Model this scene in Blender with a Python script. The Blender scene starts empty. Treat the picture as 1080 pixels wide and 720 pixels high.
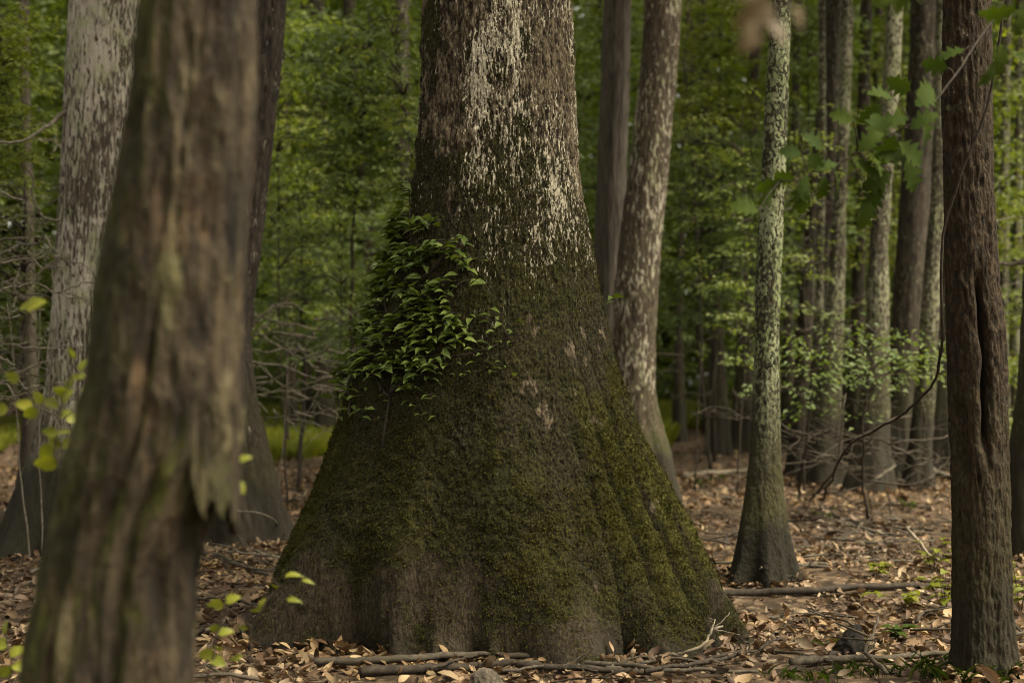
import bpy, math, random
import numpy as np

# ------------------------------------------------------------------ camera, light, exposure
scene = bpy.context.scene
FPX, CX0, CY0, HCAM = 1500.0, 540.0, 360.0, 1.45      # a 50 mm lens seen as 1080 x 720
PITCH = math.atan(45 / FPX)
cam_data = bpy.data.cameras.new("camera")
cam_data.lens = 50.0; cam_data.sensor_width = 36.0; cam_data.sensor_fit = 'HORIZONTAL'
cam_data.clip_end = 500.0
cam_data.dof.use_dof = True
cam_data.dof.focus_distance = 7.6
cam_data.dof.aperture_fstop = 1.75
camera = bpy.data.objects.new("camera", cam_data)
camera.location = (0, 0, HCAM); camera.rotation_euler = (math.radians(90) + PITCH, 0, 0)
scene.collection.objects.link(camera); scene.camera = camera

SUN_EL, SUN_AZ = math.radians(58), math.radians(112)   # azimuth clockwise from +Y: from the right, behind the camera
world = bpy.data.worlds.new("World"); scene.world = world
world.use_nodes = True
wn = world.node_tree.nodes; wl = world.node_tree.links
sky = wn.new('ShaderNodeTexSky'); sky.sky_type = 'NISHITA'; sky.sun_disc = False
sky.sun_elevation = SUN_EL; sky.sun_rotation = SUN_AZ; sky.air_density = 1.0; sky.dust_density = 4.0; sky.ozone_density = 0.4
veil = wn.new('ShaderNodeMix'); veil.data_type = 'RGBA'; veil.inputs['Factor'].default_value = 0.9   # thin overcast: most of the blue is gone
bw = wn.new('ShaderNodeRGBToBW'); tint = wn.new('ShaderNodeMix'); tint.data_type = 'RGBA'; tint.blend_type = 'MULTIPLY'; tint.inputs['Factor'].default_value = 1.0
wl.new(sky.outputs['Color'], bw.inputs['Color']); wl.new(bw.outputs['Val'], tint.inputs['A']); tint.inputs['B'].default_value = (1.0, 0.935, 0.77, 1)
wl.new(sky.outputs['Color'], veil.inputs['A']); wl.new(tint.outputs['Result'], veil.inputs['B'])
wl.new(veil.outputs['Result'], wn['Background'].inputs['Color'])
wn['Background'].inputs['Strength'].default_value = 0.13
sun_data = bpy.data.lights.new("sun", 'SUN'); sun_data.energy = 3.0; sun_data.angle = math.radians(30); sun_data.color = (1.0, 0.90, 0.70)
sun = bpy.data.objects.new("sun", sun_data); sun.rotation_euler = (math.pi / 2 - SUN_EL, 0, math.pi - SUN_AZ)
sun.location = (0, -10, 30); scene.collection.objects.link(sun)
scene.view_settings.view_transform = 'Standard'; scene.view_settings.look = 'None'
scene.view_settings.exposure = 1.55; scene.view_settings.gamma = 1.0
scene.view_settings.use_curve_mapping = False
scene.render.engine = 'CYCLES'
cy = scene.cycles
cy.use_denoising = True; cy.max_bounces = 6; cy.diffuse_bounces = 3; cy.glossy_bounces = 2; cy.transmission_bounces = 3
cy.use_adaptive_sampling = True; cy.adaptive_threshold = 0.02; cy.sample_clamp_indirect = 4.0
cy.filter_width = 1.1; cy.caustics_reflective = False; cy.caustics_refractive = False

# ------------------------------------------------------------------ helpers
rng = np.random.default_rng(11)
random.seed(11)
COL = scene.collection

def W(px, py, Y):
    """point at world distance Y on the line of sight through pixel (px, py) of the 1080x720 frame"""
    a = (px - CX0) / FPX; b = (CY0 - py) / FPX
    ry = math.cos(PITCH) - b * math.sin(PITCH); rz = math.sin(PITCH) + b * math.cos(PITCH)
    return np.array([a * Y / ry, Y, HCAM + rz * Y / ry])

def G(px, py):
    a = (px - CX0) / FPX; b = (CY0 - py) / FPX
    ry = math.cos(PITCH) - b * math.sin(PITCH); rz = math.sin(PITCH) + b * math.cos(PITCH)
    t = -HCAM / rz
    return np.array([a * t, ry * t, 0.0])

def _h(ix, iy, iz, s):
    h = (ix.astype(np.uint32) * np.uint32(374761393)) ^ (iy.astype(np.uint32) * np.uint32(668265263)) ^ (iz.astype(np.uint32) * np.uint32(2147483647 - 58)) ^ np.uint32((s * 2654435761) & 0xffffffff)
    h = (h ^ (h >> np.uint32(13))) * np.uint32(1274126177)
    h = (h ^ (h >> np.uint32(16))) * np.uint32(2246822519)
    h = h ^ (h >> np.uint32(15))
    return (h & np.uint32(0xffffff)).astype(np.float32) / np.float32(0xffffff)

def vnoise(x, y, z, s=0):
    x = np.asarray(x, np.float32); y = np.asarray(y, np.float32); z = np.asarray(z, np.float32)
    x, y, z = np.broadcast_arrays(x, y, z)
    fx, fy, fz = np.floor(x), np.floor(y), np.floor(z)
    ix, iy, iz = fx.astype(np.int64), fy.astype(np.int64), fz.astype(np.int64)
    u, v, w = x - fx, y - fy, z - fz
    u = u * u * u * (u * (u * 6 - 15) + 10); v = v * v * v * (v * (v * 6 - 15) + 10); w = w * w * w * (w * (w * 6 - 15) + 10)
    def L(a, b, t): return a + (b - a) * t
    c = [_h(ix + i, iy + j, iz + k, s) for k in (0, 1) for j in (0, 1) for i in (0, 1)]
    return L(L(L(c[0], c[1], u), L(c[2], c[3], u), v), L(L(c[4], c[5], u), L(c[6], c[7], u), v), w) * 2 - 1

def fbm(x, y, z, octv=4, s=0, gain=0.5):
    x = np.asarray(x, np.float32); y = np.asarray(y, np.float32); z = np.asarray(z, np.float32)
    t = 0; a = 1.0; n = 0
    for i in range(octv):
        t = t + a * vnoise(x, y, z, s + i * 17); n += a
        x, y, z = (0.8 * x - 0.6 * y) * 2.03 + 3.1, (0.6 * x + 0.8 * y) * 2.03 + 1.7, z * 2.03 + 5.3
        a *= gain
    return t / n * 1.6

def sstep(a, b, x):
    t = np.clip((x - a) / (b - a), 0, 1); return t * t * (3 - 2 * t)

def ground_z(x, y):
    x = np.asarray(x, np.float32); y = np.asarray(y, np.float32)
    return 0.05 * vnoise(x * 0.35, y * 0.35, 0.5, 91) + 0.02 * vnoise(x * 1.3, y * 1.3, 0.5, 92) + 0.5 * sstep(26, 70, y) 

def gz(x, y): return float(ground_z(np.array([x]), np.array([y]))[0])

def mesh_np(name, verts, faces, mat=None, smooth=True, attrs=None):
    """faces: int array (F,k) or list of such arrays"""
    me = bpy.data.meshes.new(name)
    verts = np.ascontiguousarray(verts, np.float32)
    fl = faces if isinstance(faces, list) else [faces]
    me.vertices.add(len(verts)); me.vertices.foreach_set('co', verts.ravel())
    tot = sum(f.size for f in fl); nf = sum(len(f) for f in fl)
    me.loops.add(tot); me.loops.foreach_set('vertex_index', np.concatenate([f.ravel() for f in fl]).astype(np.int32))
    st = []; o = 0
    for f in fl:
        st.append(o + np.arange(len(f)) * f.shape[1]); o += f.size
    me.polygons.add(nf); me.polygons.foreach_set('loop_start', np.concatenate(st).astype(np.int32))
    me.polygons.foreach_set('use_smooth', np.full(nf, smooth, bool))
    if attrs:
        for k, a in attrs.items():
            at = me.attributes.new(k, 'FLOAT', 'POINT'); at.data.foreach_set('value', np.ascontiguousarray(a, np.float32).ravel())
    me.update(calc_edges=True)
    if mat: me.materials.append(mat)
    return me

def link(name, me, parent=None, loc=None):
    o = bpy.data.objects.new(name, me); COL.objects.link(o)
    if parent: o.parent = parent
    if loc is not None: o.location = [float(v) for v in loc]
    return o

def tag(o, label=None, cat=None, group=None, kind=None):
    if label: o['label'] = label
    if cat: o['category'] = cat
    if group: o['group'] = group
    if kind: o['kind'] = kind
    return o

def thing(name, label, cat, loc, group=None):
    o = link(name, None, None, loc); o.empty_display_size = 0.2
    return tag(o, label, cat, group)

def joinv(parts):
    """merge (verts, [faces...]) lists"""
    V = []; F = {}; o = 0
    for v, fs in parts:
        V.append(v)
        for f in (fs if isinstance(fs, list) else [fs]):
            F.setdefault(f.shape[1], []).append(f + o)
        o += len(v)
    return np.concatenate(V), [np.concatenate(f) for f in F.values()]

def tube(pts, rad, seg=6, wob=0.0, seed=0, closed=True):
    pts = np.asarray(pts, float); rad = np.asarray(rad, float)
    n = len(pts)
    T = np.gradient(pts, axis=0); T /= np.linalg.norm(T, axis=1)[:, None] + 1e-9
    ref = np.array([0, 0, 1.0]) if abs(T[:, 2]).mean() < 0.8 else np.array([0, 1.0, 0])
    A = np.cross(T, ref); A /= np.linalg.norm(A, axis=1)[:, None] + 1e-9
    B = np.cross(T, A)
    th = np.linspace(0, 2 * math.pi, seg, endpoint=False)
    R = rad[:, None] * np.ones(seg)[None]
    if wob:
        R = R * (1 + wob * np.random.default_rng(seed).uniform(-1, 1, R.shape))
    V = pts[:, None] + R[..., None] * (np.cos(th)[None, :, None] * A[:, None] + np.sin(th)[None, :, None] * B[:, None])
    i = np.arange(n - 1)[:, None] * seg; j = np.arange(seg)[None]; k = (j + 1) % seg
    F = np.stack([i + j, i + seg + j, i + seg + k, i + k], -1).reshape(-1, 4)
    V = V.reshape(-1, 3)
    caps = [np.arange(seg)[None], (np.arange(seg)[None, ::-1] + (n - 1) * seg)]
    return V, [F] + (caps if closed and seg != 4 else [])

def smooth_line(ctrl, n, jit=0.0, seed=0):
    c = np.asarray(ctrl, float); d = np.concatenate([[0], np.cumsum(np.linalg.norm(np.diff(c, axis=0), axis=1))])
    t = np.linspace(0, d[-1], n)
    p = np.stack([np.interp(t, d, c[:, k]) for k in range(3)], 1)
    if n > 6:
        w = max(1, n // (len(c) * 3)); ker = np.ones(2 * w + 1) / (2 * w + 1)
        q = np.stack([np.convolve(np.pad(p[:, k], w, 'edge'), ker, 'valid') for k in range(3)], 1)
        q[0], q[-1] = p[0], p[-1]; p = q
    if jit:
        r = np.random.default_rng(seed); j = np.cumsum(r.normal(0, jit, p.shape), 0)
        j -= np.linspace(0, 1, n)[:, None] * j[-1]; p = p + j
    return p

# ------------------------------------------------------------------ materials
def new_mat(name):
    m = bpy.data.materials.new(name); m.use_nodes = True
    nt = m.node_tree; b = nt.nodes['Principled BSDF']
    return m, nt, b

class NT:
    def __init__(s, nt): s.nt = nt; s.x = 0
    def n(s, typ, **kw):
        d = s.nt.nodes.new(typ)
        for k, v in kw.items():
            if k.startswith('i_'):
                key = k[2:]; key = int(key) if key.isdigit() else key.replace('_', ' ')
                if hasattr(v, 'is_output'): s.nt.links.new(v, d.inputs[key])
                else: d.inputs[key].default_value = v
            else: setattr(d, k, v)
        return d
    def link(s, a, b): s.nt.links.new(a, b)
    def mapped(s, scale, coord='Object', loc=(0, 0, 0)):
        tc = s.n('ShaderNodeTexCoord')
        return s.n('ShaderNodeMapping', i_Vector=tc.outputs[coord], i_Scale=scale, i_Location=loc).outputs[0]
    def noise(s, vec, scale=1, det=4, rough=0.55, dist=0.0):
        return s.n('ShaderNodeTexNoise', i_Vector=vec, i_Scale=scale, i_Detail=det, i_Roughness=rough, i_Distortion=dist).outputs['Fac']
    def ramp(s, fac, stops, interp='LINEAR'):
        r = s.n('ShaderNodeValToRGB', i_Fac=fac); cr = r.color_ramp; cr.interpolation = interp
        while len(cr.elements) < len(stops): cr.elements.new(0.5)
        for e, (p, c) in zip(cr.elements, stops):
            e.position = p; e.color = (*c, 1) if not isinstance(c, (int, float)) else (c, c, c, 1)
        return r.outputs['Color']
    def mix(s, f, a, b, typ='MIX'):
        m = s.n('ShaderNodeMix', data_type='RGBA', blend_type=typ)
        for sock, v in ((m.inputs['Factor'], f), (m.inputs['A'], a), (m.inputs['B'], b)):
            if hasattr(v, 'is_output'): s.link(v, sock)
            elif isinstance(v, tuple): sock.default_value = (*v, 1)
            else: sock.default_value = v
        return m.outputs['Result']
    def math(s, op, a, b=0.0, clamp=False):
        m = s.n('ShaderNodeMath', operation=op, use_clamp=clamp)
        for sock, v in ((m.inputs[0], a), (m.inputs[1], b)):
            if hasattr(v, 'is_output'): s.link(v, sock)
            else: sock.default_value = v
        return m.outputs[0]
    def attr(s, name): return s.n('ShaderNodeAttribute', attribute_name=name).outputs['Fac']

def bark_mat(name, dark, mid, light, lichen=(0.42, 0.38, 0.29), lich_lo=0.56, lich_hi=0.62, moss=(0.05, 0.055, 0.012),
             fh=22, fv=5, moss_top=0.8, moss_soft=0.8, wet_shade_top=0.3, wet=(0.022, 0.018, 0.012), lich_v=4, lich_f=26, bump=0.9, patch=1.2, rough=0.9,
             moss_all=0.0, lich_from=0.3, moss_side=0.0, rust=None, blotch=None):
    """procedural bark: stretched fissures, lichen flecks, moss towards the base, foot darkened for water and, on far trunks, painted shade"""
    m, nt, b = new_mat(name); N = NT(nt)
    v1 = N.mapped((fh, fh, fv)); v2 = N.mapped((lich_f, lich_f, lich_v), loc=(3, 7, 1)); v0 = N.mapped((patch, patch, patch * 0.5), loc=(11, 2, 5))
    vm = N.mapped((3.0, 3.0, 1.2), loc=(1, 2, 9)); vf = N.mapped((90, 90, 50))
    fis = N.noise(v1, 1, 5, 0.6, 0.4)
    fine = N.noise(vf, 1, 3, 0.6)
    col = N.ramp(fis, [(0.3, dark), (0.5, mid), (0.72, light)])
    col = N.mix(N.math('MULTIPLY', fine, 0.5), col, N.mix(1.0, col, (0.55, 0.5, 0.45), 'MULTIPLY'))
    z = N.n('ShaderNodeSeparateXYZ', i_Vector=N.n('ShaderNodeTexCoord').outputs['Object']).outputs['Z']
    big = N.noise(v0, 1, 3, 0.55)
    lf = N.math('ADD', N.noise(v2, 1, 4, 0.65, 0.3), N.math('MULTIPLY', N.math('SUBTRACT', big, 0.5), 0.5))
    lmask = N.n('ShaderNodeMapRange', i_0=lf, i_1=lich_lo, i_2=lich_hi).outputs[0]
    lz = N.n('ShaderNodeMapRange', i_0=z, i_1=lich_from, i_2=lich_from + 0.9).outputs[0]
    lmask = N.math('MULTIPLY', lmask, lz)
    lcol = N.mix(fine, lichen, tuple(c * 0.6 for c in lichen)); lcol = N.mix(N.n('ShaderNodeMapRange', i_0=N.noise(N.mapped((6, 6, 4), loc=(8, 1, 3)), 1, 3), i_1=.45, i_2=.62).outputs[0], lcol, N.mix(1.0, lcol, (0.72, 0.80, 0.60), 'MULTIPLY'))
    col = N.mix(lmask, col, lcol)
    mn = N.noise(vm, 1, 5, 0.6)
    mz = N.n('ShaderNodeMapRange', i_0=N.math('ADD', z, N.math('MULTIPLY', N.math('SUBTRACT', mn, 0.5), 2.2)), i_1=moss_top + moss_soft, i_2=moss_top - 0.1).outputs[0]
    mz = N.math('MAXIMUM', mz, N.n('ShaderNodeMapRange', i_0=mn, i_1=0.75 - moss_all, i_2=0.85 - moss_all).outputs[0])
    mcol = N.mix(fine, moss, tuple(c * 0.45 for c in moss))
    if rust: col = N.mix(N.n('ShaderNodeMapRange', i_0=N.noise(N.mapped((9, 9, 3.5), loc=(5, 5, 5)), 1, 4, .6), i_1=.56, i_2=.66).outputs[0], col, rust)
    if moss_side:       # moss that grows on the damp left-hand side
        nx = N.n('ShaderNodeSeparateXYZ', i_Vector=N.n('ShaderNodeTexCoord').outputs['Normal']).outputs['X']
        sd = N.math('ADD', N.math('MULTIPLY', nx, -1), N.math('MULTIPLY', N.math('SUBTRACT', mn, .5), 2.2))
        mz = N.math('MAXIMUM', mz, N.math('MULTIPLY', N.n('ShaderNodeMapRange', i_0=sd, i_1=.0, i_2=.45).outputs[0], moss_side))
    mz = N.math('MULTIPLY', mz, N.n('ShaderNodeMapRange', i_0=N.noise(N.mapped((38, 38, 22)), 1, 4, 0.65), i_1=0.35, i_2=0.55).outputs[0])
    col = N.mix(N.math('MULTIPLY', mz, 0.9), col, mcol)
    wz = N.n('ShaderNodeMapRange', i_0=N.math('ADD', z, N.math('MULTIPLY', N.math('SUBTRACT', mn, 0.5), 0.5)), i_1=wet_shade_top + 0.12, i_2=wet_shade_top - 0.05).outputs[0]
    col = N.mix(N.math('MULTIPLY', wz, 0.85), col, wet)  # dark foot colour: damp bark, plus shade painted in on far trunks
    if blotch: col = N.mix(N.n('ShaderNodeMapRange', i_0=N.noise(N.mapped((blotch, blotch, blotch * .55), loc=(2, 9, 4)), 1, 4, .6), i_1=.60, i_2=.42).outputs[0], col, N.mix(1.0, col, (0.36, 0.33, 0.28), 'MULTIPLY'))
    N.link(col, b.inputs['Base Color']); b.inputs['Roughness'].default_value = rough
    b.inputs['Specular IOR Level'].default_value = 0.25
    h = N.math('ADD', fis, N.math('MULTIPLY', fine, 0.35)); h = N.math('ADD', h, N.math('MULTIPLY', lmask, 0.25))
    bp = N.n('ShaderNodeBump', i_Strength=bump, i_Distance=0.02, i_Height=h)
    N.link(bp.outputs[0], b.inputs['Normal'])
    return m

def leaf_mat(name, cols, trans=0.35, rough=0.5, spec=0.35, tcol=None, big=0.35):
    """leaf: each leaf its own tint; light passes through"""
    m, nt, b = new_mat(name); N = NT(nt)
    geo = N.n('ShaderNodeNewGeometry')
    k = len(cols)
    col = N.ramp(geo.outputs['Random Per Island'], [(i / max(1, k - 1), c) for i, c in enumerate(cols)])
    patch = N.noise(N.mapped((big, big, big)), 1, 2)
    col = N.mix(N.n('ShaderNodeMapRange', i_0=patch, i_1=0.35, i_2=0.65).outputs[0], col, N.mix(1.0, col, (1.25, 1.15, 0.8), 'MULTIPLY'))
    N.link(col, b.inputs['Base Color']); b.inputs['Roughness'].default_value = rough; b.inputs['Specular IOR Level'].default_value = spec
    if trans > 0:
        tr = N.n('ShaderNodeBsdfTranslucent')
        N.link(N.mix(1.0, col, tcol or (1.2, 1.25, 0.42), 'MULTIPLY'), tr.inputs['Color'])
        mx = N.n('ShaderNodeMixShader', i_0=trans); N.link(b.outputs[0], mx.inputs[1]); N.link(tr.outputs[0], mx.inputs[2])
        N.link(mx.outputs[0], nt.nodes['Material Output'].inputs['Surface'])
    return m

def wood_mat(name, a, b_, c=None, fv=(30, 30, 30)):
    m, nt, b = new_mat(name); N = NT(nt)
    f = N.noise(N.mapped(fv), 1, 5, 0.65)
    g = N.noise(N.mapped((4, 4, 4)), 1, 3)
    col = N.ramp(f, [(0.32, a), (0.62, b_)])
    if c: col = N.mix(N.n('ShaderNodeMapRange', i_0=g, i_1=0.48, i_2=0.62).outputs[0], col, c)
    N.link(col, b.inputs['Base Color']); b.inputs['Roughness'].default_value = 0.85; b.inputs['Specular IOR Level'].default_value = 0.25
    bp = N.n('ShaderNodeBump', i_Strength=0.6, i_Distance=0.006, i_Height=f); N.link(bp.outputs[0], b.inputs['Normal'])
    return m

GREEN = dict(
    far=leaf_mat('far_leaves', [(0.055, 0.085, 0.018), (0.08, 0.115, 0.026), (0.11, 0.145, 0.034), (0.07, 0.10, 0.028)], 0.45, big=0.12),
    mid=leaf_mat('understory_leaves', [(0.07, 0.115, 0.035), (0.10, 0.15, 0.045), (0.14, 0.185, 0.06), (0.08, 0.12, 0.035)], 0.42, big=0.5),
    lime=leaf_mat('yellow_green_leaves', [(0.09, 0.125, 0.02), (0.13, 0.165, 0.028), (0.17, 0.20, 0.035)], 0.45, big=0.5),
    pale=leaf_mat('pale_green_leaves', [(0.10, 0.14, 0.035), (0.14, 0.18, 0.05), (0.18, 0.21, 0.065)], 0.45, big=0.8),
    grey=leaf_mat('grey_green_leaves', [(0.07, 0.08, 0.035), (0.11, 0.12, 0.055), (0.14, 0.15, 0.07)], 0.3, big=0.8),
    crown=leaf_mat('canopy_leaves', [(0.05, 0.075, 0.015), (0.08, 0.10, 0.02), (0.10, 0.12, 0.025)], 0.4, big=0.3),
    vine=leaf_mat('vine_leaves', [(0.045, 0.075, 0.015), (0.08, 0.12, 0.025), (0.12, 0.16, 0.038), (0.055, 0.085, 0.018), (0.09, 0.125, 0.03), (0.06, 0.09, 0.02)], 0.28, 0.5, 0.3, big=4),
    near=leaf_mat('near_yellow_leaves', [(0.11, 0.13, 0.015), (0.15, 0.17, 0.02), (0.19, 0.20, 0.03)], 0.4, big=4),
    oak=leaf_mat('oak_leaves', [(0.024, 0.042, 0.007), (0.038, 0.060, 0.009), (0.030, 0.050, 0.008)], 0.35, 0.75, 0.1, big=4),
    grass=leaf_mat('grass_blades', [(0.10, 0.125, 0.015), (0.14, 0.165, 0.02), (0.18, 0.19, 0.035)], 0.4, big=0.6),
)
M_BROWNLEAF = leaf_mat('withered_leaves', [(0.05, 0.037, 0.018), (0.075, 0.055, 0.028), (0.12, 0.092, 0.06)], 0.3, 0.6, tcol=(1.2, 1.0, 0.7))
M_LITTER = leaf_mat('fallen_leaf', [(0.022, 0.014, 0.009), (0.075, 0.046, 0.028), (0.125, 0.082, 0.050), (0.21, 0.15, 0.092), (0.032, 0.020, 0.013), (0.10, 0.060, 0.038), (0.05, 0.029, 0.019), (0.31, 0.24, 0.165), (0.08, 0.058, 0.033), (0.17, 0.112, 0.075), (0.25, 0.175, 0.125)], 0.12, 0.65, 0.3, tcol=(1.1, 0.9, 0.6), big=0.5)
M_MOSS = leaf_mat('moss_tufts', [(0.012, 0.011, 0.004), (0.028, 0.029, 0.008), (0.046, 0.050, 0.009), (0.020, 0.016, 0.007), (0.064, 0.062, 0.013), (0.036, 0.028, 0.013)], 0.15, .9, .1, big=3)
M_TWIG = wood_mat('twig_bark', (0.012, 0.009, 0.006), (0.045, 0.034, 0.023))
M_STICK = wood_mat('weathered_stick', (0.022, 0.018, 0.013), (0.085, 0.068, 0.048), (0.045, 0.036, 0.022))
M_PALE = wood_mat('bleached_stick', (0.09, 0.073, 0.05), (0.28, 0.235, 0.17), (0.14, 0.115, 0.075))
M_DEAD = wood_mat('dead_grey_wood', (0.05, 0.043, 0.031), (0.18, 0.155, 0.115), (0.09, 0.077, 0.055))

# ------------------------------------------------------------------ leaf scattering
def leaf_template(kind):
    if kind == 'kite':
        v = np.array([[0, 0, 0], [-.5, .45, .10], [0, .5, 0], [.5, .45, .10], [0, 1, -.12]], float)
        f = np.array([[0, 2, 1], [0, 3, 2], [1, 2, 4], [2, 3, 4]])
        return v, f
    if kind == 'ovate':       # pointed leaf with a midrib fold and a drooping tip
        st = [(0, 0.02, 0), (.12, .30, .03), (.32, .5, .05), (.55, .42, .03), (.8, .2, -.05), (1.0, 0.0, -.16)]
    elif kind == 'broad':
        st = [(0, 0.05, 0), (.08, .40, .03), (.3, .55, .04), (.6, .46, .02), (.85, .22, -.05), (1.0, 0.0, -.12)]
    elif kind == 'curl':
        st = [(0, 0.02, .10), (.2, .38, .02), (.5, .5, -.02), (.8, .3, .06), (1.0, 0.0, .22)]
    elif kind == 'curl2':
        st = [(0, 0.02, -.05), (.2, .3, .10), (.5, .4, .20), (.8, .28, .12), (1.0, 0.0, -.05)]
    elif kind == 'lobed':     # oak-like leaf
        st = [(0, 0.03, 0), (.10, .12, .0), (.22, .42, .03), (.30, .20, .02), (.46, .56, .05), (.56, .24, .02), (.72, .46, .02), (.80, .20, -.02), (.92, .18, -.06), (1.0, 0.0, -.10)]
    fold = {'ovate': .10, 'broad': .08, 'curl': .22, 'curl2': -.2, 'lobed': .07}[kind]
    V = []; F = []
    for (t, w, z) in st:
        V += [[-w, t - (0.05 if kind == 'lobed' and w > .3 else 0) + (0.10 if kind == 'lobed' and w > .3 else 0), z + fold * w * 2], [0, t, z], [w, t + (0.05 if kind == 'lobed' and w > .3 else 0), z + fold * w * 2]]
    for i in range(len(st) - 1):
        a = i * 3; F += [[a, a + 1, a + 4, a + 3], [a + 1, a + 2, a + 5, a + 4]]
    return np.array(V, float), np.array(F)

TEMPL = {k: leaf_template(k) for k in ('kite', 'ovate', 'broad', 'curl', 'curl2', 'lobed')}

def norm(a): return a / (np.linalg.norm(a, axis=-1, keepdims=True) + 1e-9)

def leaves(kind, pos, direc, up, length, width):
    """copies of a leaf template: direc = along the leaf, up = its upper side"""
    v, f = TEMPL[kind]; n = len(pos)
    d = norm(direc); x = norm(np.cross(d, up)); u = np.cross(x, d)
    L = np.broadcast_to(length, (n,))[:, None, None]; Wd = np.broadcast_to(width, (n,))[:, None, None]
    P = pos[:, None] + (v[None, :, 0:1] * Wd) * x[:, None] + (v[None, :, 1:2] * L) * d[:, None] + (v[None, :, 2:3] * L) * u[:, None]
    Fa = (f[None] + (np.arange(n) * len(v))[:, None, None]).reshape(-1, f.shape[1])
    return P.reshape(-1, 3), Fa

def sprays(r, start, direc, length, per, lsize, flat=0.35, kind='kite', droop=0.25, wr=0.55):
    """flat sprays of leaves along branchlets: arrays start (n,3), direc (n,3), length (n,)"""
    n = len(start); direc = norm(direc)
    t = r.uniform(0.08, 1.0, (n, per)); L = np.asarray(length)[:, None]
    side = norm(np.cross(direc, [0, 0, 1.0]) + 1e-6)
    off = r.normal(0, 1, (n, per)) * L * 0.24 * (1.1 - 0.5 * t)
    p = start[:, None] + (t * L)[..., None] * direc[:, None] + off[..., None] * side[:, None]
    p[..., 2] += r.normal(0, 1, (n, per)) * L * 0.05 - droop * L * t * t * 0.6
    sg = np.sign(off)[..., None]
    d = direc[:, None] * r.uniform(.2, 1, (n, per, 1)) + sg * side[:, None] * r.uniform(.3, 1, (n, per, 1)) + np.array([0, 0, -.35]) * r.uniform(0, 1.4, (n, per, 1))
    up = np.array([0, -0.35, 1.0]) + r.normal(0, flat, (n, per, 3))
    s = lsize * r.uniform(.6, 1.3, n * per)
    return leaves(kind, p.reshape(-1, 3), d.reshape(-1, 3), up.reshape(-1, 3), s, s * wr)

# ------------------------------------------------------------------ trunks
def prof_from_px(rows, D, base_y=None):
    """silhouette rows (py, xl, xr) of a trunk standing at distance D -> (z, x, r)"""
    out = []
    for py, xl, xr in rows:
        a = W(xl, py, D); b = W(xr, py, D); out.append(((a[2] + b[2]) / 2, (a[0] + b[0]) / 2, (b[0] - a[0]) / 2))
    out.sort(); return np.array(out)

def trunk_grid(prof, D, ztop, rows, seg, dense_top=None, top_r=0.6, ycurve=0.0, below=0.25):
    """grid of axis points and radii, extended below ground and above the frame"""
    z, x, r = prof.T
    sl = (x[-1] - x[max(0, len(x) - 4)]) / (z[-1] - z[max(0, len(x) - 4)] + 1e-6)
    zt = z[-1]
    ez = [zt + (ztop - zt) * k for k in (0.33, 0.66, 1.0)]
    z2 = np.concatenate([[z[0] - below], z, ez]); x2 = np.concatenate([[x[0]], x, [x[-1] + sl * (e - zt) * (1 - .35 * (e - zt) / (ztop - zt + 1e-6)) for e in ez]])
    r2 = np.concatenate([[r[0] * 1.06], r, [r[-1] * (1 - (1 - top_r) * (e - zt) / (ztop - zt)) for e in ez]])
    dense_top = dense_top or min(ztop, zt + 0.3)
    nz = np.concatenate([np.linspace(z2[0], dense_top, rows), np.linspace(dense_top, ztop, max(4, rows // 8))[1:]])
    def sm(v):
        fine = np.linspace(z2[0], z2[-1], 800); q = np.interp(fine, z2, v)
        w = 12; ker = np.hanning(2 * w + 1); ker /= ker.sum(); q = np.convolve(np.pad(q, w, 'edge'), ker, 'valid')
        return np.interp(nz, fine, q)
    return nz, sm(x2), sm(r2)

def grid_faces(n, seg):
    i = np.arange(n - 1)[:, None] * seg; j = np.arange(seg)[None]; k = (j + 1) % seg
    return np.stack([i + j, i + k, i + seg + k, i + seg + j], -1).reshape(-1, 4)

def make_trunk(root, prof, D, mat, ztop=9.0, rows=160, seg=64, flute=(6, 0.12, 0.8), bark=(0.012, 14, 3.0), seed=1, lumps=0.04, top_r=0.6, name='trunk', carve=None):
    base = np.array(root.location)
    nz, ax, ar = trunk_grid(prof, D, ztop, rows, seg, top_r=top_r)
    th = np.linspace(0, 2 * math.pi, seg, endpoint=False)
    Z, TH = np.meshgrid(nz, th, indexing='ij'); AX = ax[:, None]; R = ar[:, None] * np.ones_like(TH)
    cx, sx = np.cos(TH), np.sin(TH)
    nf, fa, fz = flute
    ph = random.random() * 6.28
    wgt = np.exp(-np.maximum(Z, 0) / fz)
    fl = np.cos(nf * TH + ph + 0.6 * vnoise(Z * 0.9, 1.3, 0.2, seed) + 1.2 * vnoise(cx * 1.4, sx * 1.4, .3, seed + 3))
    R = R * (1 + fa * wgt * fl) * (1 + lumps * fbm(cx * 1.5, sx * 1.5, Z * 1.1, 3, seed + 5))
    R = R * (1 + np.exp(-np.maximum(Z, 0) / (.16 * ar[0] / .3 + .05)) * .30 * np.maximum(fbm(cx * 2.6, sx * 2.6, .3 + .1 * Z, 3, seed + 13), -.2))
    amp, fh, fv = bark
    rr = np.maximum(R, 0.05)
    br = 1 - np.abs(fbm(cx * rr * fh, sx * rr * fh, Z * fv, 4, seed + 9)) * 2
    R = R + amp * br
    if carve is not None: R = carve(R, TH, Z)
    V = np.stack([AX + R * cx, np.full_like(R, D) + R * sx, Z], -1)
    V = V.reshape(-1, 3) - base
    F = grid_faces(len(nz), seg)
    cap = (np.arange(seg) + (len(nz) - 1) * seg)[None]
    o = link(name, mesh_np(name, V, [F, cap], mat), root)
    return o, (nz, ax, ar)

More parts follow.
